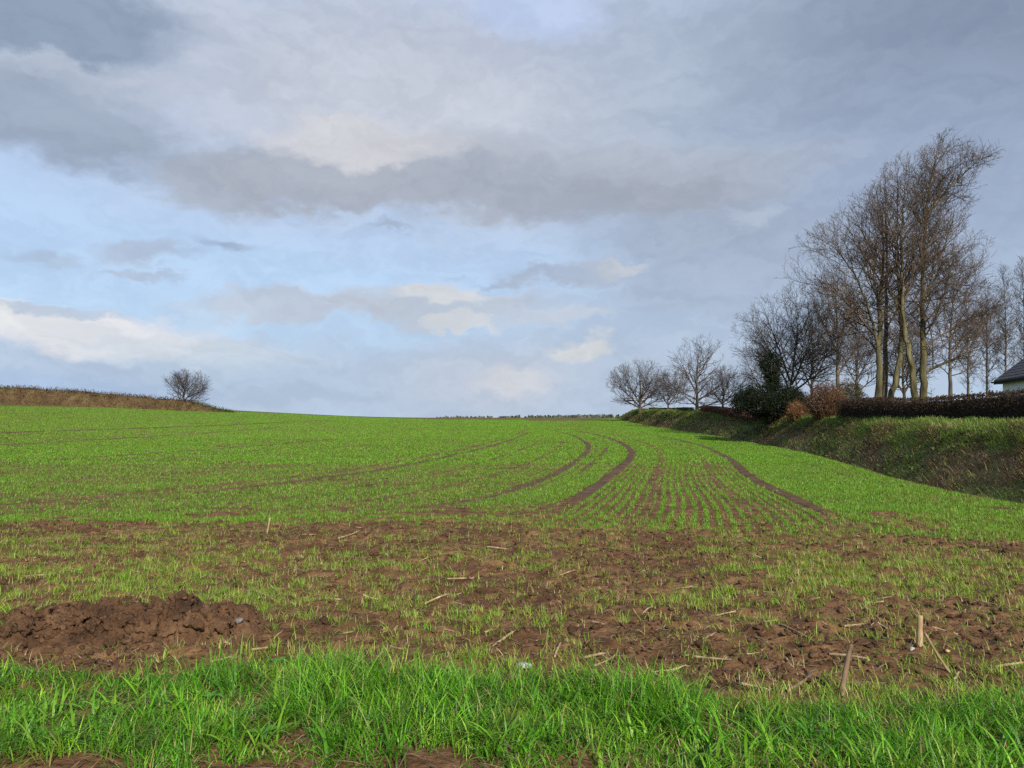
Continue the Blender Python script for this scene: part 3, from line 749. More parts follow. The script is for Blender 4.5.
# ------------------------------------------------------------------ banks
M_bankearth = rough_mat("bank_earth", [(0.070, 0.045, 0.026), (0.120, 0.095, 0.045), (0.13, 0.15, 0.05)], 1.6, 0.95, 0.9, 8, 9, 0.08)
M_bankleft = rough_mat("bracken_bank_earth", [(0.045, 0.030, 0.016), (0.080, 0.052, 0.025), (0.10, 0.080, 0.035)], 0.9, 0.95, 0.9, 8, 5, 0.12)
def right_bank():
    yv = np.unique(np.concatenate([np.arange(-22, 10, 0.8), np.arange(10, 40, 0.14), np.arange(40, BANK_END, 0.35)]))
    s = np.linspace(0, 1, 34)
    Y, Sg = np.meshgrid(yv, s, indexing="ij")
    hgt = np.interp(Y, [-30, 15, 22, 30, 37, 50, 60, 90, 108, 118, 121], [1.70, 1.66, 1.68, 1.70, 1.75, 1.85, 1.9, 1.65, 1.45, 0.6, 0.0])
    # cross-section: foot, steep face, rounded lip, back down to the garden
    off = np.interp(Sg, [0, .12, .30, .5, .62, .72, .82, .92, 1], [-0.10, 0.42, 1.05, 1.65, 2.1, 2.4, 2.7, 3.0, 3.3])
    zz = np.interp(Sg, [0, .12, .30, .5, .62, .72, .82, .92, 1], [-0.10, 0.18, 0.55, 0.88, 0.97, 1.0, 1.0, 0.93, 0.80])
    n1 = fbm(Y * 0.5, Sg * 3 + 7, 4) - 0.5; n2 = fbm(Y * 1.9, Sg * 9 + 2, 4) - 0.5
    env = np.sin(PI * np.clip(Sg, 0.02, 1) ** 0.8)
    X = foot_x(Y) + off + (0.55 * n1 + 0.42 * n2) * env
    Z = field(foot_x(Y), Y) + zz * hgt + (0.30 * n1 + 0.22 * n2) * env * np.minimum(1, hgt)
    o = mesh("earth_bank", np.stack([X, Y, Z], 2), grid_quads(len(yv), len(s))[:, ::-1], M_bankearth, smooth=True)
    tag(o, "long grassy earth bank along the right edge of the field", "bank")
    # plants on it
    rng = np.random.default_rng(4)
    def on_bank(n, slo, shi, pw=1.6, ymin=8):
        yy = ymin + (BANK_END - 2 - ymin) * rng.random(n) ** pw; ss = slo + (shi - slo) * rng.random(n)
        hh = np.interp(yy, [-30, 15, 22, 30, 37, 50, 60, 90, 108, 118, 121], [1.70, 1.66, 1.68, 1.70, 1.75, 1.85, 1.9, 1.65, 1.45, 0.6, 0.0])
        of = np.interp(ss, [0, .12, .30, .5, .62, .72, .82, .92, 1], [-0.10, 0.42, 1.05, 1.65, 2.1, 2.4, 2.7, 3.0, 3.3])
        zz = np.interp(ss, [0, .12, .30, .5, .62, .72, .82, .92, 1], [-0.10, 0.18, 0.55, 0.88, 0.97, 1.0, 1.0, 0.93, 0.80])
        a = fbm(yy * 0.5, ss * 3 + 7, 4) - 0.5; b = fbm(yy * 1.9, ss * 9 + 2, 4) - 0.5; e = np.sin(PI * np.clip(ss, .02, 1) ** .8)
        return np.stack([foot_x(yy) + of + (.55 * a + .42 * b) * e, yy, field(foot_x(yy), yy) + zz * hh + (.30 * a + .22 * b) * e * np.minimum(1, hh)], 1), ss
    parts = []
    # grassy lip
    p, ss = on_bank(60000, 0.28, 1.0, 1.9); m = len(p); lod = 0.6 + p[:, 1] / 40
    c = pick([(0.13, 0.23, 0.032), (0.10, 0.18, 0.028), (0.18, 0.22, 0.055), (0.28, 0.22, 0.10)], (4, 4, 2, 1), m, rng)
    parts.append(blades(p, rng.random(m) * 2 * PI, 0.1 + 0.5 * rng.random(m), 0.5 + 1.2 * rng.random(m), 0.09 + 0.15 * rng.random(m), 0.013 * lod, 3, c))
    p, ss = on_bank(62000, 0.0, 0.58, 2.0); m = len(p); lod = 0.6 + p[:, 1] / 40
    patch = fbm(p[:, 1] * 0.45 + 3, p[:, 2] * 1.5, 3)
    g = pick([(0.15, 0.24, 0.04), (0.19, 0.26, 0.055), (0.28, 0.26, 0.09)], (3, 2, 1), m, rng); d = pick([(0.30, 0.21, 0.105), (0.18, 0.115, 0.062), (0.085, 0.055, 0.034), (0.45, 0.34, 0.18)], (3, 3, 2, 1.5), m, rng)
    c = np.where((patch + 0.25 * (rng.random(m) - 0.5) > 0.46)[:, None], g, d)
    yaw = PI + rng.normal(0, 1.0, m)
    parts.append(blades(p, yaw, 0.3 + 0.7 * rng.random(m), 0.6 + 1.2 * rng.random(m), 0.12 + 0.22 * rng.random(m), 0.012 * lod, 3, c))
    V, Q, C = merge(parts)
    o2 = mesh("bank_grass", V, Q, M_dry, col=C); tag(o2, "rough grass and dead growth covering the right earth bank", "grass", kind="stuff")
    # bramble and fern stems with dark leaves
    p, ss = on_bank(6000, 0.05, 0.42, 1.5); m = len(p)
    keep = fbm(p[:, 1] * 0.6 + 13, p[:, 2] * 1.2 + 2, 3) > 0.5; p = p[keep]; m = len(p)
    p = p + rng.normal(0, 0.09, p.shape) + np.array([-0.08, 0, 0.06])
    V, Q, C = cards(p, 0.03 + 0.035 * rng.random(m) + p[:, 1] * 0.0006, pick([(0.034, 0.052, 0.016), (0.055, 0.060, 0.022), (0.065, 0.042, 0.026)], (3, 2, 2), m, rng), rng)
    o3 = mesh("bramble_leaves", V, Q, M_ever, col=C); tag(o3, "dark brambles trailing over the face of the right bank", "brambles", kind="stuff")
right_bank()

def left_bank():
    L = np.array([(-140, 108.0), (-95, 109), (-76, 110), (-60, 113), (-50, 116), (-45.5, 118.5), (-43.5, 120)])
    ln = smooth_line(L, 0.5)
    t = np.linspace(0, 1, len(ln)); s = np.linspace(-1, 1, 19)
    hgt = np.interp(ln[:, 0], [-140, -76, -66, -58, -52, -48.5, -46.5, -44.5, -43.5], [2.4, 2.35, 2.3, 2.0, 1.75, 1.45, 1.0, 0.35, 0.0])
    X = np.repeat(ln[:, :1], 19, 1) + 0 * s; Y = ln[:, 1:2] + 1.5 * s[None] * np.minimum(1, hgt / 1.2)[:, None]
    prof = np.interp(np.abs(s), [0, .3, .6, .85, 1], [1, .97, .7, .25, -0.1])
    n1 = fbm(X * 0.3, Y * 0.6, 4) - 0.5
    Z = field(X, Y) + prof[None] * hgt[:, None] + 0.5 * n1 * (1 - s ** 2)[None] * np.minimum(1, hgt)[:, None]
    Y = Y + 0.5 * (fbm(X * 0.8, Z * 1.2, 3) - 0.5)
    o = mesh("earth_bank", np.stack([X, Y, Z], 2), grid_quads(len(ln), 19)[:, ::-1], M_bankleft, smooth=True)
    tag(o, "low brown bracken covered bank on the left skyline", "bank")
    rng = np.random.default_rng(14)
    m = 26000; i = rng.integers(0, len(ln), m); k = rng.integers(0, 12, m)
    p = np.stack([X[i, k], Y[i, k], Z[i, k]], 1) + rng.normal(0, 0.15, (m, 3)) * np.array([1, 1.6, 1.1])
    tip = hgt[i] < 1.3
    c = pick([(0.115, 0.068, 0.030), (0.080, 0.050, 0.024), (0.15, 0.10, 0.048), (0.065, 0.085, 0.022)], (4, 4, 1.5, 2), m, rng)
    c[tip] = pick([(0.07, 0.12, 0.02), (0.10, 0.13, 0.03)], (1, 1), tip.sum(), rng)
    top = (k >= 8); hh = 0.14 + 0.26 * rng.random(m) + 0.25 * top * (rng.random(m) < 0.06)
    V, Q, C = blades(p, rng.random(m) * 2 * PI, 0.3 + 0.9 * rng.random(m), 0.6 + rng.random(m), hh, 0.05 + 0.05 * rng.random(m), 2, c)
    o2 = mesh("bracken", V, Q, M_dry, col=C); tag(o2, "dead brown bracken on the left skyline bank", "bracken", kind="stuff")
left_bank()

# ------------------------------------------------------------------ trees
def shade(mat): return mat
def bare_tree(name, label, group, base_px, d, stems, env, seed, dens=1.0, bark=M_bark, twig=M_twig, r0=0.28, lift=0.24, yoff=0.0, sub=(13, 8, 3), depth=0.8, first=0.25, twl=0.55, minr=0.0085, droop=0.0, subr=0.40, lr=1.0):
    """stems: pixel polylines of the trunk and leaders at distance d; env: crown outline as seen from the field, given depth"""
    rng = random.Random(seed); nr = np.random.default_rng(seed)
    bx = (base_px - CX) * d / F; gz = float(field(bx, d) + plateau(bx, d))
    root = empty(name, (bx, d, gz), label, "tree", group)
    k = d / F
    loc = lambda p: ((p[0] - base_px) * k, (HZ - p[1]) * k + CAM_H - gz)
    E = np.array([loc(p) for p in env])
    # raster of the outline
    lo = E.min(0) - 0.5; hi = E.max(0) + 0.5; cs = 0.12
    nx = int((hi[0] - lo[0]) / cs) + 2; nz = int((hi[1] - lo[1]) / cs) + 2
    gxx, gzz = np.meshgrid(lo[0] + np.arange(nx) * cs, lo[1] + np.arange(nz) * cs, indexing="ij")
    ins = np.zeros((nx, nz), bool); j = len(E) - 1
    for i in range(len(E)):
        xi, zi = E[i]; xj, zj = E[j]
        if zi != zj:
            c = ((zi > gzz) != (zj > gzz)) & (gxx < (xj - xi) * (gzz - zi) / (zj - zi) + xi); ins ^= c
        j = i
    wid = ins.sum(0) * cs * 0.5 * depth + 0.3
    wid = np.convolve(np.pad(wid, 8, mode="edge"), np.ones(17) / 17, "valid")
    insl = ins.tolist(); widl = wid.tolist()
    def inside(x, y, z):
        a = int((x - lo[0]) / cs); b = int((z - lo[1]) / cs)
        if a < 0 or b < 0 or a >= nx or b >= nz: return False
        return insl[a][b] and abs(y - yoff) < widl[b]
    trunk_polys = []; lim = []; tw = []
    def grow(p, dr, L, r, level):
        n = (7, 6, 5, 4)[min(level, 3)]
        st = L / (n - 1); pts = [p]; rad = [r]
        x, y, z = p; dx, dy, dz = dr
        wob = (0.10, 0.16, 0.2, 0.22)[min(level, 3)]
        for i in range(1, n):
            dx += rng.gauss(0, wob); dy += rng.gauss(0, wob); dz += rng.gauss(0, wob) * 0.7 + lift * 0.16 - droop * 0.1 * level
            q = 1 / math.sqrt(dx * dx + dy * dy + dz * dz); dx *= q; dy *= q; dz *= q
            nx_, ny_, nz_ = x + dx * st, y + dy * st, z + dz * st
            if not inside(nx_, ny_, nz_) and i > 1 + (rng.random() < .4): break
            x, y, z = nx_, ny_, nz_
            pts.append((x, y, z)); rad.append(max(minr * 0.7, r * (1 - 0.75 * i / (n - 1))))
        if len(pts) < 2: return
        (lim if level <= 1 else tw).append((pts, rad))
        if level >= 3: return
        L = st * (len(pts) - 1)
        cnt = sub[level - 1] if level >= 1 else 0
        cnt = max(2, int(dens * L * (3.5, 4.8, 6.2)[level - 1] * rng.uniform(.8, 1.2)))
        for c in range(cnt):
            t = 0.15 + 0.85 * (c + rng.random()) / cnt
            f = t * (len(pts) - 1); i = min(int(f), len(pts) - 2); f -= i
            a, b = pts[i], pts[i + 1]
            pp = tuple(a[m] + (b[m] - a[m]) * f for m in range(3))
            ax = Vector((b[0] - a[0], b[1] - a[1], b[2] - a[2])).normalized()
            s = Vector((rng.gauss(0, 1), rng.gauss(0, 1), rng.gauss(0, 1) + 0.25)); s = (s - ax * s.dot(ax)).normalized()
            an = math.radians(rng.uniform(28, 58)); nd = ax * math.cos(an) + s * math.sin(an)
            if level == 1: cl = L * rng.uniform(0.30, 0.55) * (1.15 - 0.6 * t)
            elif level == 2: cl = max(twl * 0.8, L * rng.uniform(0.3, 0.55) * (1.15 - 0.5 * t))
            else: cl = twl * rng.uniform(0.6, 1.2)
            grow(pp, tuple(nd), max(cl, 0.3), max(minr, rad[i] * 0.55), level + 1)
    for si, stm in enumerate(stems):
        pts = np.array([loc(q[:2]) for q in stm]); dep = np.array([q[2] if len(q) > 2 else 0.0 for q in stm])
        P = np.stack([pts[:, 0], dep, pts[:, 1]], 1)
        s = np.concatenate([[0], np.cumsum(np.linalg.norm(np.diff(P, axis=0), axis=1))])
        n = max(8, int(s[-1] / 0.45)); t = np.linspace(0, s[-1], n)
        W = np.stack([np.interp(t, s, P[:, i]) for i in range(3)], 1)
        for _ in range(9): W[1:-1] = (W[:-2] + 2 * W[1:-1] + W[2:]) / 4
        W[1:-1] += nr.normal(0, 0.03, (n - 2, 3)) * min(1, r0 * 5)
        rr = (r0 if si == 0 else r0 * subr)
        u = np.linspace(0, 1, n); R = rr * (1 - u) ** 1.15 * 0.95 + rr * 0.05 + (rr * 0.35 * np.exp(-t / 0.45) if si == 0 else 0)
        if si == 0: W[0, 2] = -0.25
        trunk_polys.append((W, R))
        total = s[-1]
        cnt = int(dens * (4.6 if total > 6 else 4.6) * total * (1 - first if si == 0 else 0.9))
        for c in range(cnt):
            t0 = (first if si == 0 else 0.12); q = t0 + (1 - t0) * (c + rng.random()) / cnt
            i = min(int(q * (n - 1)), n - 2); p = W[i]; ax = Vector(W[i + 1] - W[i]).normalized()
            az = c * 2.399 + rng.uniform(-0.5, 0.5); sd = Vector((math.cos(az), math.sin(az), 0)); sd = (sd - ax * sd.dot(ax)).normalized()
            an = math.radians(rng.uniform(42, 74) * (1.12 - 0.45 * q)); nd = ax * math.cos(an) + sd * math.sin(an)
            # how far to the outline of the crown
            L = 0.0
            while L < 9 and inside(p[0] + nd.x * (L + .3), p[1] + nd.y * (L + .3), p[2] + (nd.z + 0.02 * L) * (L + .3)): L += 0.3
            if L < 0.4: L = 0.4 * rng.random() + 0.2
            L *= rng.uniform(0.72, 1.04)
            grow(tuple(p), tuple(nd), L, min(R[i] * 0.55, lr * (0.010 + 0.010 * L)), 1)
    V, Q = tubes(trunk_polys, 9)
    mesh("trunk", V, Q, bark, root, smooth=True)
    V1, Q1 = tubes([(np.array(a), np.array(b)) for a, b in lim], 5)
    V2, Q2 = tubes([(np.array(a), np.array(b)) for a, b in tw], 3)
    crown = mesh("crown", np.concatenate([V1, V2]), np.concatenate([Q1, Q2 + len(V1)]), twig, root)
    print(label[:40], "limbs", len(lim), "twigs", len(tw))
    return root

ROW = "tall bare trees behind the trimmed hedge"
bare_tree("bare_tree", "tall bare tree at the left of the tall clump with a long limb reaching left", ROW, 878, 49,
          [[(878, 412), (881, 370), (880, 340), (884, 290), (889, 240), (886, 205), (880, 180)], [(880, 345, 0), (868, 310, -.5), (857, 284, -.8), (837, 250, -1), (808, 234, -1)]],
          [(882, 362), (840, 362), (808, 340), (803, 290), (797, 243), (806, 227), (838, 213), (850, 192), (872, 180), (892, 178), (902, 230), (900, 350)], 1, 1.05, r0=0.23)
bare_tree("bare_tree", "slender dark trunked bare tree half hidden inside the tall clump", ROW, 885, 52,
          [[(885, 412), (887, 350), (890, 290), (892, 230), (890, 180), (893, 160)]],
          [(872, 345), (852, 300), (850, 232), (868, 188), (888, 160), (908, 165), (918, 220), (918, 300), (905, 350)], 2, 0.7, bark=M_bark2, r0=0.20)
bare_tree("bare_tree", "bare tree with a mossy trunk that leans right low down then rises straight", ROW, 887, 50,
          [[(887, 412), (893, 390), (899, 370), (904, 345), (905, 320), (901, 270), (903, 210), (905, 160)]],
          [(885, 340), (868, 280), (874, 205), (888, 158), (905, 143), (922, 160), (930, 240), (925, 340)], 3, 0.9, r0=0.21)
bare_tree("bare_tree", "bare tree with a thick pale trunk bowed left near the middle of the clump", ROW, 915, 48,
          [[(915, 412), (915, 380), (911, 355), (906, 330), (905, 300), (906, 240), (910, 195), (914, 160)], [(906, 320, 0), (893, 270, .8), (878, 225, 1.4), (868, 195, 1.8)]],
          [(893, 345), (872, 300), (856, 235), (862, 190), (885, 163), (903, 142), (932, 136), (952, 190), (950, 300), (935, 350)], 4, 0.98, r0=0.22)
bare_tree("bare_tree", "tallest bare tree with a straight trunk and windswept top leaning right", ROW, 923, 49,
          [[(923, 412), (925, 370), (925, 345), (926, 300), (928, 250), (933, 205), (938, 172), (945, 148), (951, 128)], [(926, 372, 0), (938, 366, -.4), (955, 356, -.8), (972, 347, -1), (988, 340, -1)], [(933, 210, 0), (950, 190, -.4), (968, 168, -.6), (990, 154, -.8)],
           [(927, 300, 0), (945, 275, .5), (960, 250, .8), (975, 240, 1)]],
          [(908, 345), (905, 250), (908, 185), (920, 150), (940, 130), (957, 123), (977, 132), (999, 148), (994, 168), (974, 182), (984, 198), (970, 216), (980, 240), (990, 275), (1002, 320), (1003, 346), (960, 372), (935, 376)], 5, 1.2, r0=0.24)
bare_tree("bare_tree", "pale spreading bare tree behind the right side of the tall clump", ROW, 951, 58,
          [[(951, 408), (951, 370), (953, 330), (957, 290), (962, 255)], [(952, 345, 0), (965, 315, .5), (980, 290, .8), (988, 275, 1)]],
          [(936, 390), (928, 320), (938, 245), (962, 208), (984, 226), (1000, 275), (1008, 352), (988, 392)], 6, 0.98, bark=M_bark2, r0=0.16, first=.2)
MID = "bare trees in the middle of the row"
bare_tree("bare_tree", "wide bare tree spreading behind the dark evergreen", MID, 792, 58,
          [[(792, 412), (791, 390), (790, 375)], [(791, 392, 0), (775, 362, -.6), (757, 335, -.9), (745, 318, -1)], [(790, 380, 0), (782, 345, .6), (772, 315, .9), (768, 298, 1)], [(791, 385, 0), (797, 340, -.5), (796, 310, -.6), (796, 288, -.6)],
           [(792, 385, 0), (810, 355, .6), (822, 325, 1), (828, 305, 1)], [(792, 392, 0), (815, 375, -.8), (838, 355, -1.2)]],
          [(778, 392), (745, 382), (731, 348), (737, 315), (762, 295), (795, 281), (822, 290), (842, 315), (852, 355), (836, 388)], 7, 0.78, lr=1.5, bark=M_bark2, twig=M_twig2, r0=0.22, first=.6)
bare_tree("bare_tree", "bare tree with a rounded twiggy top left of the tall clump", MID, 838, 66,
          [[(838, 410), (838, 370), (840, 330), (838, 300), (836, 275)], [(838, 350, 0), (826, 320, .5), (818, 295, .8)], [(839, 340, 0), (852, 312, -.5), (860, 290, -.7)]],
          [(812, 392), (798, 340), (808, 285), (838, 262), (862, 270), (880, 320), (874, 392)], 8, 1.0, bark=M_bark2, r0=0.2, first=.25)
bare_tree("bare_tree", "low tangled bare tree behind the reddish brown shrub", MID, 858, 72,
          [[(858, 408), (857, 370), (860, 340), (864, 315)], [(857, 385, 0), (845, 355, .5), (838, 330, .8)], [(858, 380, 0), (872, 350, -.6), (880, 325, -.8)]],
          [(842, 395), (832, 340), (845, 308), (868, 298), (890, 316), (900, 365), (888, 398)], 9, 1.0, bark=M_bark2, r0=0.18, first=.2)
bare_tree("bare_tree", "thin tangled bare tree directly behind the ivy column of the evergreen", MID, 768, 82,
          [[(768, 412), (767, 385), (765, 350), (762, 325)], [(768, 400, 0), (755, 375, .6), (748, 355, .9)], [(768, 395, 0), (780, 365, -.6), (786, 340, -.9)]],
          [(752, 408), (738, 380), (742, 345), (760, 318), (782, 322), (798, 355), (800, 395), (785, 410)], 15, 0.9, bark=M_bark2, twig=M_twig2, r0=0.14, subr=.7, first=.2, lr=1.4, minr=.010)
bare_tree("bare_tree", "thin bare tree between the evergreen and the reddish brown shrub", MID, 812, 80,
          [[(812, 410), (812, 380), (814, 340), (812, 305)], [(812, 390, 0), (800, 355, .6), (795, 335, .9)], [(812, 385, 0), (826, 355, -.6), (832, 330, -.9)]],
          [(798, 400), (786, 370), (790, 330), (806, 300), (826, 302), (842, 345), (842, 385), (828, 402)], 16, 0.9, bark=M_bark2, twig=M_twig2, r0=0.15, subr=.7, first=.2, lr=1.4, minr=.010)
bare_tree("bare_tree", "dim bare tree seen between the mossy trunks of the tall clump", ROW, 905, 70,
          [[(905, 410), (904, 375), (903, 340), (900, 300)], [(905, 395, 0), (890, 365, .6), (884, 345, .9)], [(905, 392, 0), (922, 362, -.6), (930, 340, -.9)]],
          [(890, 400), (876, 375), (878, 325), (895, 295), (925, 295), (944, 335), (944, 380), (928, 402)], 17, 1.1, bark=M_bark2, r0=0.15, subr=.7, first=.2, lr=1.4, minr=.010)
FAR = "bare trees at the far end of the bank"
bare_tree("bare_tree", "low rounded bare tree at the far end of the bank", FAR, 640, 98,
          [[(640, 410), (640, 398), (641, 380), (643, 366)], [(639, 406, 0), (628, 396, -.8), (617, 385, -1.2), (610, 376, -1.4)], [(640, 404, 0), (630, 385, .8), (626, 370, 1.2)], [(640, 402, 0), (650, 385, -.6), (656, 370, -.8)], [(640, 405, 0), (655, 392, .8), (667, 380, 1)], [(640, 408, 0), (622, 399, .4), (612, 390, .6)], [(640, 408, 0), (660, 399, -.4), (672, 392, -.6)]],
          [(628, 410), (613, 401), (604, 381), (613, 368), (634, 357), (656, 359), (670, 374), (678, 398), (660, 411)], 10, 0.8, bark=M_bark2, twig=M_twig2, r0=0.15, lr=2.0, subr=.75, first=.2, minr=.010)
bare_tree("bare_tree", "upright bare tree next to the low rounded one at the far end", FAR, 697, 74,
          [[(697, 410), (697, 385), (698, 360), (702, 338)], [(697, 395, 0), (687, 370, .5), (678, 352, .8)], [(697, 380, 0), (708, 358, -.5), (716, 345, -.7)], [(697, 402, 0), (712, 390, .6), (728, 382, .8)], [(697, 406, 0), (683, 396, -.5), (672, 388, -.7)], [(697, 408, 0), (715, 402, -.5), (735, 398, -.7)]],
          [(680, 410), (664, 390), (668, 352), (684, 337), (704, 332), (720, 342), (733, 368), (742, 408)], 12, 0.8, bark=M_bark2, twig=M_twig2, r0=0.15, lr=2.0, subr=.6, first=.15, minr=.009)
bare_tree("bare_tree", "shrubby bare tree filling the gap before the dark evergreen", FAR, 722, 70,
          [[(722, 410), (723, 395), (726, 378)], [(722, 404, 0), (712, 388, .5), (706, 380, .6)], [(722, 404, 0), (735, 390, -.5), (744, 380, -.7)]],
          [(703, 409), (698, 385), (722, 364), (748, 366), (762, 392), (754, 409)], 13, 1.3, bark=M_bark2, twig=M_twig2, r0=0.09, subr=.8, first=.2, minr=.009)
bare_tree("bare_tree", "small dense bare tree between the two far rounded trees", FAR, 668, 86,
          [[(668, 410), (668, 395), (670, 378)], [(668, 405, 0), (658, 390, .5), (654, 378, .6)], [(668, 405, 0), (678, 390, -.5), (686, 378, -.7)]],
          [(652, 411), (648, 388), (660, 368), (684, 364), (698, 388), (694, 411)], 14, 1.2, bark=M_bark2, twig=M_twig2, r0=0.09, subr=.8, first=.2, minr=.010)
SLIM = "slim young trees beside the house"
for i, (bx, top, lab, sd, dd) in enumerate(((968, 300, "slim young bare tree left of the house, shortest of the slim row", 20, 61), (987, 278, "slim young bare tree standing just left of the house eave", 21, 63), (1006, 262, "slim young bare tree rising behind the slate roof", 22, 62), (1025, 255, "slim young bare tree at the right edge above the slate roof", 23, 64))):
    hgt = 405 - top
    bare_tree("slim_tree", lab, SLIM, bx, dd, [[(bx, 408), (bx + 1, 380), (bx + 2, 340), (bx + 3, 305), (bx + 2, top)]],
              [(bx - 4, 395), (bx - 13, 360), (bx - 14, 320), (bx - 6, top + 14), (bx + 2, top - 3), (bx + 11, top + 18), (bx + 17, 325), (bx + 17, 365), (bx + 5, 395)], sd, 1.7, bark=M_bark2, twig=M_twig2, r0=0.11, first=.15, lift=.6)
bare_tree("bare_tree", "lone bushy bare tree at the end of the left skyline bank", None, 184, 117,
          [[(182, 410), (183, 398), (185, 384), (187, 374)], [(182, 404, 0), (174, 392, .5), (169, 382, .8)], [(183, 404, 0), (192, 392, -.5), (201, 383, -.8)], [(182, 402, 0), (177, 385, -.6), (177, 375, -.8)], [(183, 402, 0), (194, 386, .7), (197, 376, 1)], [(184, 404, 0), (197, 398, 0), (206, 392, 0)]],
          [(172, 404), (162, 390), (164, 376), (178, 368), (198, 370), (209, 379), (211, 391), (202, 402)], 30, 0.85, bark=M_bark2, twig=M_twig2, r0=0.20, first=.3, minr=.014)

# evergreen with ivy column
def evergreen():
    rng = np.random.default_rng(44)
    bx, d = 16.8, 50.0; gz = float(land(bx, d)) - 0.05
    root = empty("evergreen_tree", (bx, d, gz), "dark evergreen tree with an ivy clad stem standing on the bank", "tree")
    polys = [(np.array([(-0.15, -0.1, -0.4), (-0.12, -0.1, 0.0), (-0.05, -.05, 0.5), (0.05, 0, 1.5), (0.1, 0, 2.6), (0.1, 0, 3.6), (0.1, 0, 4.3)]), np.array([.16, .15, .13, .12, .1, .07, .03]))]
    for _ in range(26):
        a = rng.random() * 2 * PI; L = 1.0 + 1.0 * rng.random(); h = 0.5 + 1.4 * rng.random()
        polys.append((np.array([(0, 0, h), (math.cos(a) * L * .5, math.sin(a) * L * .5, h + .25), (math.cos(a) * L, math.sin(a) * L, h + .2)]), np.array([.05, .03, .01])))
    V, Q = tubes(polys, 6); mesh("trunk", V, Q, M_bark2, root, smooth=True)
    cl = []
    for _ in range(800):    # spreading lower crown made of sprays
        a = rng.random() * 2 * PI; r = 2.45 * math.sqrt(rng.random()); zt = 0.45 + 0.25 * r + 2.2 * rng.random() ** 0.9 * (1 - (r / 2.95) ** 2)
        cl.append((r * math.cos(a), 0.85 * r * math.sin(a), zt + 0.12 * rng.normal(), 0.20 + 0.16 * rng.random()))
    for _ in range(170):    # ivy column
        z = 2.2 + 2.55 * rng.random(); w = 0.30 + 0.34 * sstep(2.8, 3.5, z) * (1 - sstep(4.2, 4.9, z)) + 0.10 * math.sin(z * 5)
        a = rng.random() * 2 * PI; r = w * math.sqrt(rng.random())
        cl.append((0.1 + r * math.cos(a), r * math.sin(a), z, 0.16 + 0.10 * rng.random()))
    for _ in range(14):     # ivy down the bank
        t = rng.random(); cl.append((-0.3 - 0.7 * t + rng.normal(0, .3), -0.3 - 0.5 * t + rng.normal(0, .2), 0.25 - 0.55 * t + rng.normal(0, .1), 0.2))
    P = []
    for x, y, z, s in cl:
        n = 60; q = rng.normal(size=(n, 3)); q /= np.linalg.norm(q, axis=1, keepdims=True)
        P.append(np.array([x, y, z]) + q * s * (0.4 + 0.7 * rng.random((n, 1))) * np.array([1.15, 1.15, .7]))
    P = np.concatenate(P); m = len(P)
    V, Q, C = cards(P, 0.026 + 0.024 * rng.random(m), pick([(0.006, 0.010, 0.004), (0.009, 0.015, 0.005), (0.018, 0.022, 0.009)], (4, 3, 1), m, rng), rng, 0.6)
    mesh("crown", V, Q, M_ever, root, col=C)
evergreen()

def shrub(name, label, px, d, w, h, seed, pal, wts, nst=260, leaves=0, leafpal=None, mat=M_dry):
    rng = np.random.default_rng(seed); bx = (px - CX) * d / F; gz = float(land(bx, d)) - 0.03
    root = empty(name, (bx, d, gz), label, "shrub")
    polys = []
    for _ in range(nst):
        a = rng.random() * 2 * PI; r = w * 0.5 * math.sqrt(rng.random()); top = h * (1 - 0.75 * (r / (w * .5)) ** 3) * (0.75 + 0.3 * rng.random())
        b = np.array([math.cos(a) * r * .45, math.sin(a) * r * .45, -0.05]); t = np.array([math.cos(a) * r * 1.05, math.sin(a) * r * 1.05, top])
        mid = (b + t) / 2 + rng.normal(0, 0.08, 3)
        polys.append((np.array([b, mid, t]), np.array([.016, .011, .004])))
        for _ in range(7):
            f = rng.random(); p = mid + (t - mid) * f; e = p + (t - b) / np.linalg.norm(t - b) * 0.25 * h * .5 + rng.normal(0, 0.13, 3)
            polys.append((np.array([p, (p + e) / 2 + rng.normal(0, .02, 3), e]), np.array([.008, .006, .003])))
    V, Q = tubes(polys, 3); m = len(V) // 9
    C = np.repeat(pick(pal, wts, m, rng), 9, axis=0)
    mesh("stems", V, Q, mat, root, col=C)
    if leaves:
        a = rng.normal(size=(leaves, 3)); a /= np.linalg.norm(a, axis=1, keepdims=True); a *= (0.35 + 0.65 * rng.random((leaves, 1)) ** .5)
        lump = 1 + 0.22 * np.sin(a[:, 0:1] * 7 + seed) * np.cos(a[:, 2:3] * 6)
        P = a * lump * np.array([w * .5, w * .5, h * .5]) + np.array([0, 0, h * .5])
        V, Q, C = cards(P, 0.03 + 0.03 * rng.random(leaves), pick(leafpal, [1] * len(leafpal), leaves, rng), rng, .5)
        mesh("leaves", V, Q, mat, root, col=C)
RB = [(0.13, 0.07, 0.04), (0.085, 0.05, 0.03), (0.18, 0.11, 0.06)]
shrub("brown_shrub", "rounded reddish brown shrub at the left end of the trimmed hedge", 826, 42, 2.2, 1.9, 51, RB, (3, 3, 1), 330, 2600, RB)
shrub("brown_shrub", "small orange brown bush between the evergreen and the larger brown shrub", 797, 46, 1.2, 1.05, 52, [(0.22, 0.11, 0.05), (0.15, 0.075, 0.04), (.26, .16, .07)], (3, 3, 1), 160, 1300, [(0.22, 0.11, 0.05), (0.15, 0.075, 0.04)])
shrub("green_shrub", "dull green conical shrub behind the reddish brown shrub", 850, 45, 1.9, 2.3, 53, RB, (1, 1, 1), 90, 4200, [(0.035, 0.05, 0.018), (0.05, 0.06, 0.022), (0.06, 0.05, 0.025)], M_dry)

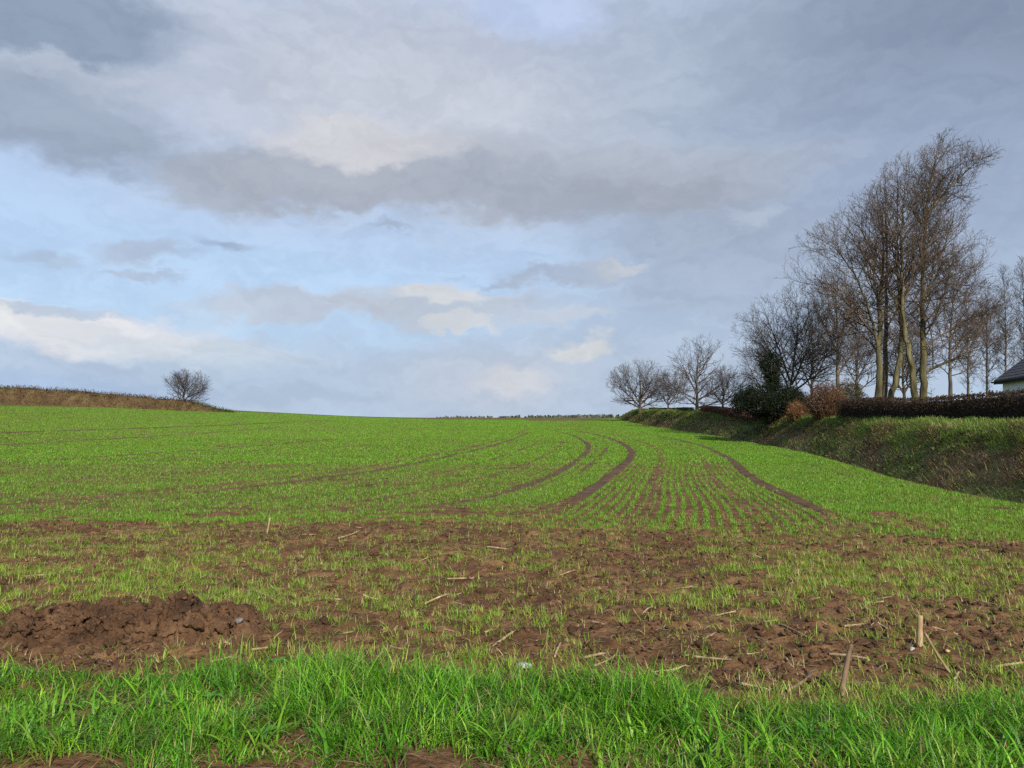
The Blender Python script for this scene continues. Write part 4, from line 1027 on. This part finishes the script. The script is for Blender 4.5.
# ------------------------------------------------------------------ hedges
def hedge(label, line, h0, wdt, pal, wts, seed, nleaf, size):
    rng = np.random.default_rng(seed)
    ln = smooth_line(line, 0.3); n = len(ln)
    t = np.gradient(ln, axis=0); t /= np.linalg.norm(t, axis=1, keepdims=True); nn = np.stack([t[:, 1], -t[:, 0]], 1)
    gz = land(ln[:, 0], ln[:, 1]) - 0.05
    hh = h0(ln[:, 1]) if callable(h0) else np.full(n, h0)
    root = empty("trimmed_hedge", (ln[0, 0], ln[0, 1], gz[0]), label, "hedge", None)
    # woody core, a little inside the leaves
    cs = [(-.42, -.1), (-.45, .3), (-.44, .7), (-.38, .93), (0, .96), (.38, .93), (.44, .7), (.45, .3), (.42, -.1)]
    P = np.zeros((n, len(cs), 3))
    for j, (a, b) in enumerate(cs):
        w = wdt * 0.85 * a * (1 + 0.25 * (fbm(ln[:, 1] * 1.1 + j * 7, ln[:, 0] * 0 + j, 3) - .5))
        P[:, j, 0] = ln[:, 0] + nn[:, 0] * w; P[:, j, 1] = ln[:, 1] + nn[:, 1] * w; P[:, j, 2] = gz + hh * b * 0.95 + (0.06 * (fbm(ln[:, 1] * 1.7, ln[:, 0] * 0 + j, 3) - .5) if b > .5 else 0)
    o = np.array([ln[0, 0], ln[0, 1], gz[0]])
    cap = []
    q = grid_quads(n, len(cs))
    mesh("branches", P - o, np.concatenate([q, np.array([[0, 1, 7, 8], [1, 2, 6, 7], [2, 3, 5, 6]]), (n - 1) * len(cs) + np.array([[8, 7, 1, 0], [7, 6, 2, 1], [6, 5, 3, 2]])]), M_hcore, root, smooth=True)
    i = rng.integers(0, n, nleaf); side = rng.random(nleaf); a = np.where(side < .5, -.5, np.where(side < .75, .5, rng.random(nleaf) - .5))
    zf = np.where(side < .75, rng.random(nleaf), 1.0)
    a = a + rng.normal(0, .05, nleaf); zf = zf + rng.normal(0, .035, nleaf) + 0.05 * (fbm(ln[i, 1] * 2.2, ln[i, 1] * 0, 3) - .5)
    p = np.stack([ln[i, 0] + nn[i, 0] * wdt * a + t[i, 0] * .15 * rng.normal(size=nleaf), ln[i, 1] + nn[i, 1] * wdt * a + t[i, 1] * .15 * rng.normal(size=nleaf), gz[i] + hh[i] * zf], 1)
    V, Q, C = cards(p - o, size * (0.7 + 0.7 * rng.random(nleaf)), pick(pal, wts, nleaf, rng), rng, .6)
    mesh("leaves", V, Q, M_dry, root, col=C)
M_hcore = rough_mat("hedge_core", [(0.022, 0.014, 0.010), (0.045, 0.028, 0.018)], 5, .95, .6)
HB = [(0.055, 0.034, 0.021), (0.036, 0.023, 0.016), (0.080, 0.050, 0.030), (0.028, 0.030, 0.013)]
hedge("long clipped dark brown hedge on top of the right bank", [(15.6, 12), (15.9, 20), (16.2, 25), (16.6, 33), (17.2, 39.5)], lambda y: np.interp(y, [12, 24, 33, 39.5], [1.15, 1.12, 1.0, 0.92]), 0.9, HB, (3, 3, 1.5, 1), 61, 26000, 0.035)
hedge("low rusty brown hedge far back between the bare trees and evergreen", [(17.2, 50), (17.4, 62), (17.9, 72)], 0.5, 0.7, [(0.13, 0.06, 0.035), (0.09, 0.045, 0.03)], (1, 1), 62, 5000, 0.05)
hedge("low dark hedge under the far rounded bare trees", [(17.6, 76), (17.9, 88), (17.8, 98)], 0.35, 0.7, [(0.04, 0.04, 0.02), (0.05, 0.035, 0.02)], (1, 1), 63, 5000, 0.05)

# ------------------------------------------------------------------ house
def house():
    M_wall = rough_mat("white_render", [(0.84, 0.84, 0.84), (0.90, 0.90, 0.90)], 3, .9, .15, 6, 60, .003)
    M_slate = rough_mat("roof_slate", [(0.045, 0.045, 0.052), (0.075, 0.075, 0.085), (0.10, 0.10, 0.11)], 2.2, .6, .3, 6, 8, .01, (1, 3, 3))
    M_fascia = rough_mat("dark_fascia", [(0.018, 0.018, 0.020), (0.03, 0.03, 0.032)], 6, .5, .1)
    M_soffit = rough_mat("grey_soffit", [(0.20, 0.21, 0.22), (0.26, 0.27, 0.28)], 5, .7, .1)
    p_far = np.array([28.72, 45.0]); p_near = np.array([25.67, 31.5])       # the long front faces the field
    t = (p_near - p_far); Ln = np.linalg.norm(t); t /= Ln; n = np.array([-t[1], t[0]]);
    if n[0] < 0: n = -n
    W = 8.0
    gz = float(field(*p_far) + plateau(*p_far)) - 0.05
    root = empty("house", (p_far[0], p_far[1], gz), "white house with a dark slate roof behind the clipped hedge", "house")
    def W3(u, v, z): q = t * u + n * v; return (q[0], q[1], z)
    eave = 4.62 - gz; rise = W / 2 * 0.80; ov = 0.35
    def prism(name, pts2, u0, u1, mat, parent=root):
        """extrude a (v, z) outline along the house"""
        k = len(pts2); V = [W3(u0, v, z) for v, z in pts2] + [W3(u1, v, z) for v, z in pts2]
        me = bpy.data.meshes.new(name); me.from_pydata(V, [], [list(range(k))[::-1], list(range(k, 2 * k))] + [[i, (i + 1) % k, k + (i + 1) % k, k + i] for i in range(k)])
        import bmesh; bm = bmesh.new(); bm.from_mesh(me); bmesh.ops.recalc_face_normals(bm, faces=bm.faces); bm.to_mesh(me); bm.free()
        me.materials.append(mat); o = bpy.data.objects.new(name, me); COL.objects.link(o); o.parent = parent; return o
    prism("wall", [(0, -.3), (W, -.3), (W, eave - .05), (W / 2, eave + rise - .12), (0, eave - .05)], 0, Ln, M_wall)
    sl = rise / (W / 2)
    # two slopes in one roof, stepped courses of slate
    roof_pts = []
    nC = 18
    top = []; 
    for i in range(nC + 1):
        f = i / nC; v = -ov + f * (W / 2 + ov); z = eave + v * sl
        top += [(v, z + 0.045), (v, z + 0.068)] if i < nC else [(v, z + 0.06)]
    mir = [(W - v, z) for v, z in top[::-1][1:]]
    under = [(W + ov, eave - ov * sl - .04), (W / 2, eave + rise - .06), (-ov, eave - ov * sl - .04)]
    roof = prism("roof", top + mir + under, -0.3, Ln + .3, M_slate)
    rp = prism("ridge_tiles", [(W / 2 - .14, eave + rise - .02), (W / 2, eave + rise + .12), (W / 2 + .14, eave + rise - .02)], -.28, Ln + .28, M_fascia, roof)
    e0 = eave - ov * sl
    prism("soffit", [(-ov + .03, e0 - .17), (0.02, e0 - .17), (0.02, e0 - .12), (-ov + .03, e0 - .12)], -.27, Ln + .27, M_soffit)
    prism("fascia", [(-ov - .025, e0 - .19), (-ov + .025, e0 - .19), (-ov + .025, e0 - .043), (-ov - .025, e0 - .043)], -.28, Ln + .28, M_fascia)
    g = [(-ov - .03 - .07 + .07 * math.cos(a), e0 - .05 + .07 * math.sin(a)) for a in np.linspace(PI, 2 * PI, 7)] + [(-ov - .035, e0 - .03), (-ov - .17, e0 - .03)]
    prism("gutter", g, -.29, Ln + .29, M_fascia)
house()

# ------------------------------------------------------------------ far wood beyond the crest
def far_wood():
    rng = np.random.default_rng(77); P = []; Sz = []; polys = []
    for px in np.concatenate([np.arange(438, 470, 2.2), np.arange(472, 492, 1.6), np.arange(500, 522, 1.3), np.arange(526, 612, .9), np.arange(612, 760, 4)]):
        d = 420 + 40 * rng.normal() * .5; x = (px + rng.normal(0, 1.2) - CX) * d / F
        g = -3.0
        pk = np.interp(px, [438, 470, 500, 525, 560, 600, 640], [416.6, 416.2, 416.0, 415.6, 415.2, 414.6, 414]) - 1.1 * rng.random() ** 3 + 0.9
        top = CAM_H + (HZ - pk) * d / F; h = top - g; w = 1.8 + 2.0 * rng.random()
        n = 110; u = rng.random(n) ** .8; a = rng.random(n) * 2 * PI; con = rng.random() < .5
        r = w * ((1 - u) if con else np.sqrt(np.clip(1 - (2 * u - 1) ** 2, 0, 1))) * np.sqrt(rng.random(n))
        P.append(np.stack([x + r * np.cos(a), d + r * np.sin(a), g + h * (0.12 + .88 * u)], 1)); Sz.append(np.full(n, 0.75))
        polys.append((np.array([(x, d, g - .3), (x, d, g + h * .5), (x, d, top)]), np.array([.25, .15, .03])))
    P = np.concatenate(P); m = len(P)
    V, Q, C = cards(P, np.concatenate(Sz), pick([(0.11, 0.135, 0.105), (0.13, 0.15, 0.12), (0.15, 0.15, 0.13)], (2, 2, 1), m, rng), rng, .8)  # distance haze is put into these pale grey-green colours
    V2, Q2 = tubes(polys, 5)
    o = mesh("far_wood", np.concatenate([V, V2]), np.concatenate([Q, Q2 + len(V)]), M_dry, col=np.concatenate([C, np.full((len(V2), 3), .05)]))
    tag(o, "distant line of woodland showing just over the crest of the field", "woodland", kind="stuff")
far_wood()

# ------------------------------------------------------------------ sky and light
SUN_AZ, SUN_EL = math.radians(162), math.radians(32)     # measured clockwise from the view direction: behind and to the right
def world():
    w = bpy.data.worlds.new("World"); S.world = w; w.use_nodes = True
    nt = w.node_tree; N = nt.nodes; L = nt.links; N.clear()
    class X:
        def __init__(s, sock): s.s = sock
        def _op(s, o, op, rev=False):
            n = N.new("ShaderNodeMath"); n.operation = op
            a, b = (o, s) if rev else (s, o)
            for i, v in enumerate((a, b)):
                if isinstance(v, X): L.new(v.s, n.inputs[i])
                else: n.inputs[i].default_value = v
            return X(n.outputs[0])
        def __add__(s, o): return s._op(o, "ADD")
        __radd__ = __add__
        def __mul__(s, o): return s._op(o, "MULTIPLY")
        __rmul__ = __mul__
        def __sub__(s, o): return s._op(o, "SUBTRACT")
        def __rsub__(s, o): return s._op(o, "SUBTRACT", True)
        def __truediv__(s, o): return s._op(o, "DIVIDE")
    def fn(op, *a):
        n = N.new("ShaderNodeMath"); n.operation = op
        for i, v in enumerate(a):
            if isinstance(v, X): L.new(v.s, n.inputs[i])
            else: n.inputs[i].default_value = v
        return X(n.outputs[0])
    def smooth(v, a, b):
        n = N.new("ShaderNodeMapRange"); n.interpolation_type = "SMOOTHSTEP"; L.new(v.s, n.inputs[0]); n.inputs[1].default_value = a; n.inputs[2].default_value = b
        return X(n.outputs[0])
    def mixc(f, a, b):
        n = N.new("ShaderNodeMix"); n.data_type = "RGBA"; n.clamp_factor = True
        if isinstance(f, X): L.new(f.s, n.inputs[0])
        else: n.inputs[0].default_value = f
        for i, v in ((6, a), (7, b)):
            if isinstance(v, X): L.new(v.s, n.inputs[i])
            else: n.inputs[i].default_value = (*v, 1)
        return X(n.outputs[2])
    tc = N.new("ShaderNodeTexCoord"); sp = N.new("ShaderNodeSeparateXYZ"); L.new(tc.outputs["Generated"], sp.inputs[0])
    dx, dy, dz = X(sp.outputs[0]), X(sp.outputs[1]), X(sp.outputs[2])
    az = fn("ARCTAN2", dx, dy); el = fn("ARCSINE", dz)
    def comb(a, b, c=0.0):
        n = N.new("ShaderNodeCombineXYZ")
        for i, v in enumerate((a, b, c)):
            if isinstance(v, X): L.new(v.s, n.inputs[i])
            else: n.inputs[i].default_value = v
        return n.outputs[0]
    def noise(vec, sc, det=6, rough=.55, off=0.0, dist=0.0):
        n = N.new("ShaderNodeTexNoise"); n.inputs["Scale"].default_value = sc; n.inputs["Detail"].default_value = det; n.inputs["Roughness"].default_value = rough; n.inputs["Distortion"].default_value = dist
        m = N.new("ShaderNodeMapping"); m.inputs["Location"].default_value = (off, off * 1.7, off * .6); L.new(vec, m.inputs[0]); L.new(m.outputs[0], n.inputs["Vector"])
        s = N.new("ShaderNodeSeparateColor"); L.new(n.outputs["Color"], s.inputs[0])
        return X(s.outputs[0]), X(s.outputs[1]), X(s.outputs[2])
    vec = comb(az, el * 1.7)
    wa, wb, wc = noise(vec, 3.2, 3, .5, 3.0)
    fa, fb, fc = noise(vec, 10.0, 10, .62, 7.0)
    ga, gb, _ = noise(vec, 34.0, 6, .6, 5.0)
    a2 = az + (wa - .5) * 0.16 + (fa - .5) * 0.13 + (ga - .5) * .03
    e2 = el + (wb - .5) * 0.065 + (fb - .5) * 0.09 + (gb - .5) * .022
    # upper air: a physical sky with a thin veil over it
    sky = N.new("ShaderNodeTexSky"); sky.sky_type = "NISHITA"; sky.sun_disc = False; sky.sun_elevation = SUN_EL; sky.sun_rotation = SUN_AZ; sky.air_density = 1.0; sky.dust_density = 1.5
    sc = N.new("ShaderNodeMix"); sc.data_type = "RGBA"; sc.blend_type = "MULTIPLY"; sc.inputs[0].default_value = 1; L.new(sky.outputs[0], sc.inputs[6]); sc.inputs[7].default_value = (1, 1, 1, 1)
    # sky blue of the gaps is the Nishita sky at 0.1, thinned by high haze
    veil = mixc(smooth(el, 0.05, 0.4), lin(180, 208, 235), lin(174, 196, 230))
    cl = veil
    def px2ae(px, py):
        x = (px - 512) / F; y = (384 - py) / F
        c, s = math.cos(PITCH), math.sin(PITCH)
        v = Vector((x, c - y * s, s + y * c)).normalized()
        return math.atan2(v.x, v.y), math.asin(v.z)
    def blob(cl, px, py, rx, ry, col, st=1.0, soft=(1.25, 0.45), ryb=None, tex=0.0):
        a0, e0 = px2ae(px, py); ra = rx / F * (0.9 if abs(px - 512) > 300 else 1.0); re = ry / F
        u = (a2 - a0) / ra
        v = e2 - e0
        if ryb: v = fn("MAXIMUM", v / re, v / (-ryb / F))
        else: v = v / re
        d = fn("SQRT", u * u + v * v)
        m = smooth(d, soft[0], soft[1]) * st
        c = lin(*col)
        if tex:
            k = mixc(fc, tuple(q * (1 - tex) for q in c), tuple(q * (1 + tex) for q in c)); return mixc(m, cl, k)
        return mixc(m, cl, c)
    # broad veils
    cl = blob(cl, 560, 110, 640, 130, (180, 188, 203), .85, (1.3, .35), tex=.10)
    cl = blob(cl, 330, 60, 260, 90, (187, 193, 206), .75, (1.3, .2), tex=.1)
    cl = blob(cl, 470, 120, 240, 55, (197, 201, 210), .6, (1.3, .2), tex=.08)
    cl = blob(cl, 900, 60, 330, 210, (157, 172, 190), .8, (1.4, .3), tex=.06)
    cl = blob(cl, 990, 40, 230, 190, (126, 140, 162), .92, (1.4, .2), tex=.06)
    cl = blob(cl, 880, 250, 300, 160, (157, 172, 197), .8, (1.3, .3), tex=.06)
    cl = blob(cl, 540, 12, 75, 26, (183, 198, 228), .9, (1.3, .3))
    # low grey bank above the horizon
    cl = blob(cl, 420, 385, 620, 55, (173, 187, 208), .85, (1.3, .4), tex=.06)
    cl = blob(cl, 720, 330, 300, 90, (169, 184, 205), .7, (1.3, .3), tex=.06)
    cl = blob(cl, 230, 385, 190, 40, (166, 184, 208), .8, (1.3, .2), tex=.05)
    cl = blob(cl, 500, 375, 120, 40, (187, 193, 206), .5, (1.3, .2), tex=.05)
    cl = blob(cl, 60, 400, 150, 14, (159, 182, 215), .7, (1.3, .2))
    # bright cumulus low on the left and in the middle
    cl = blob(cl, 95, 335, 150, 30, (219, 218, 222), .95, (1.12, .5), tex=.10)
    cl = blob(cl, 10, 320, 60, 24, (219, 221, 223), .9, (1.12, .5), tex=.08)
    cl = blob(cl, 200, 350, 130, 22, (191, 202, 214), .7, (1.3, .3), tex=.08)
    cl = blob(cl, 300, 308, 130, 16, (183, 190, 203), .8, (1.1, .5), tex=.08)
    cl = blob(cl, 440, 308, 130, 22, (179, 186, 198), .85, (1.1, .5), tex=.10)
    cl = blob(cl, 447, 296, 42, 13, (205, 207, 210), .85, (1.12, .5), tex=.08)
    cl = blob(cl, 460, 324, 36, 8, (204, 206, 209), .8, (1.1, .5))
    cl = blob(cl, 620, 272, 34, 7, (209, 209, 207), .9, (1.1, .5))
    cl = blob(cl, 592, 352, 46, 13, (207, 208, 208), .85, (1.2, .35), tex=.1)
    cl = blob(cl, 525, 378, 50, 16, (203, 203, 208), .65, (1.2, .3), tex=.1)
    cl = blob(cl, 560, 322, 60, 9, (198, 199, 204), .5, (1.2, .3))
    # long grey bank across the middle
    cl = blob(cl, 500, 185, 360, 46, (169, 175, 186), .72, (1.1, .5), ryb=40, tex=.10)
    cl = blob(cl, 215, 178, 80, 30, (161, 169, 183), .9, (1.1, .55), tex=.08)
    cl = blob(cl, 360, 188, 190, 34, (163, 169, 181), .85, (1.1, .55), ryb=24, tex=.10)
    cl = blob(cl, 350, 145, 105, 23, (206, 205, 209), .8, (1.12, .5), tex=.10)
    cl = blob(cl, 430, 150, 90, 18, (197, 197, 203), .5, (1.2, .3), tex=.10)
    cl = blob(cl, 560, 198, 210, 34, (158, 165, 178), .72, (1.2, .3), ryb=24, tex=.10)
    cl = blob(cl, 690, 235, 150, 46, (155, 166, 184), .72, (1.2, .3), ryb=34, tex=.10)
    cl = blob(cl, 640, 200, 110, 24, (157, 163, 175), .7, (1.2, .3), tex=.10)
    cl = blob(cl, 740, 265, 130, 40, (157, 170, 191), .8, (1.25, .3), tex=.06)
    cl = blob(cl, 740, 215, 40, 9, (181, 192, 208), .6, (1.2, .3))
    cl = blob(cl, 560, 278, 90, 14, (163, 174, 192), .8, (1.1, .5), tex=.06)
    cl = blob(cl, 690, 300, 110, 26, (163, 177, 198), .7, (1.3, .3), tex=.06)
    # dark clouds at the upper left
    cl = blob(cl, 55, 18, 125, 50, (137, 153, 174), .97, (1.15, .45), tex=.10)
    cl = blob(cl, 70, 74, 130, 14, (187, 194, 206), .6, (1.3, .3))
    cl = blob(cl, 50, 118, 125, 42, (151, 163, 181), .95, (1.1, .55), tex=.10)
    
    # wisps
    cl = blob(cl, 130, 248, 56, 15, (165, 178, 199), .85, (1.2, .3), tex=.1)
    cl = blob(cl, 216, 241, 42, 8, (155, 170, 192), .9, (1.2, .3))
    cl = blob(cl, 135, 272, 46, 6, (167, 180, 200), .8, (1.2, .3))
    cl = blob(cl, 30, 255, 50, 9, (167, 182, 204), .7, (1.2, .3))
    cl = blob(cl, 405, 232, 26, 5, (161, 174, 194), .8, (1.2, .3))
    cl = blob(cl, 490, 280, 34, 6, (161, 174, 194), .7, (1.2, .3))
    cl = blob(cl, 60, 308, 70, 7, (169, 184, 205), .7, (1.2, .3))
    # relief in the cloud itself: tops lighter than undersides, from the same noise read a little higher up
    n1, _, _ = noise(comb(a2, e2 * 1.7), 8.5, 9, .58, 2.0)
    n2, _, _ = noise(comb(a2, (e2 + 0.012) * 1.7), 8.5, 9, .58, 2.0)
    n3, _, _ = noise(comb(az, el * 2.0), 22, 6, .6, 4.0)
    br = mixc(smooth((n1 - n2) * 2.2 + (n1 - .5) * 0.9 + (n3 - .5) * .35 + .5, .15, .85), (0.935, 0.940, 0.952), (1.06, 1.055, 1.046))
    mu = N.new("ShaderNodeMix"); mu.data_type = "RGBA"; mu.blend_type = "MULTIPLY"; mu.inputs[0].default_value = 1; L.new(cl.s, mu.inputs[6]); L.new(br.s, mu.inputs[7])
    # how much cloud and haze hides the blue: everything ahead, broken cloud over the unseen rest, thinned to cut the fill light
    g1, g2, g3 = noise(tc.outputs["Generated"], 2.2, 6, .55, 11.0)
    cover = 0.22 + 0.40 * smooth(g1, .38, .60)
    front = smooth(dy, 0.2, 0.55)
    cover = fn("MAXIMUM", cover, front * 0.93)
    b1 = N.new("ShaderNodeBackground"); L.new(sky.outputs[0], b1.inputs[0]); b1.inputs[1].default_value = 0.075
    b2 = N.new("ShaderNodeBackground"); L.new(mu.outputs[2], b2.inputs[0]); b2.inputs[1].default_value = 0.83
    mx = N.new("ShaderNodeMixShader"); L.new(cover.s, mx.inputs[0]); L.new(b1.outputs[0], mx.inputs[1]); L.new(b2.outputs[0], mx.inputs[2])
    o = N.new("ShaderNodeOutputWorld"); L.new(mx.outputs[0], o.inputs[0])
world()
sun = bpy.data.lights.new("sun", "SUN"); sun.energy = 5.0; sun.angle = math.radians(0.6); sun.color = (1.0, 0.93, 0.82)
so = bpy.data.objects.new("sun", sun); COL.objects.link(so)
sd = Vector((math.sin(SUN_AZ) * math.cos(SUN_EL), math.cos(SUN_AZ) * math.cos(SUN_EL), math.sin(SUN_EL)))
so.rotation_euler = sd.to_track_quat("Z", "Y").to_euler(); so.location = sd * 60

cam = bpy.data.cameras.new("camera"); cam.sensor_width = 36; cam.lens = 36 * F / 1024; cam.clip_start = 0.05; cam.clip_end = 12000
co = bpy.data.objects.new("camera", cam); COL.objects.link(co); co.location = (0, 0, CAM_H); co.rotation_euler = (PI / 2 + PITCH, 0, 0)
S.camera = co
S.render.engine = "CYCLES"
S.view_settings.view_transform = "Standard"; S.view_settings.look = "None"; S.view_settings.gamma = 1; S.view_settings.exposure = 0.45
S.view_settings.use_curve_mapping = False
S.cycles.max_bounces = 6; S.cycles.diffuse_bounces = 3; S.cycles.transmission_bounces = 3; S.cycles.caustics_reflective = False; S.cycles.caustics_refractive = False
S.cycles.use_denoising = False
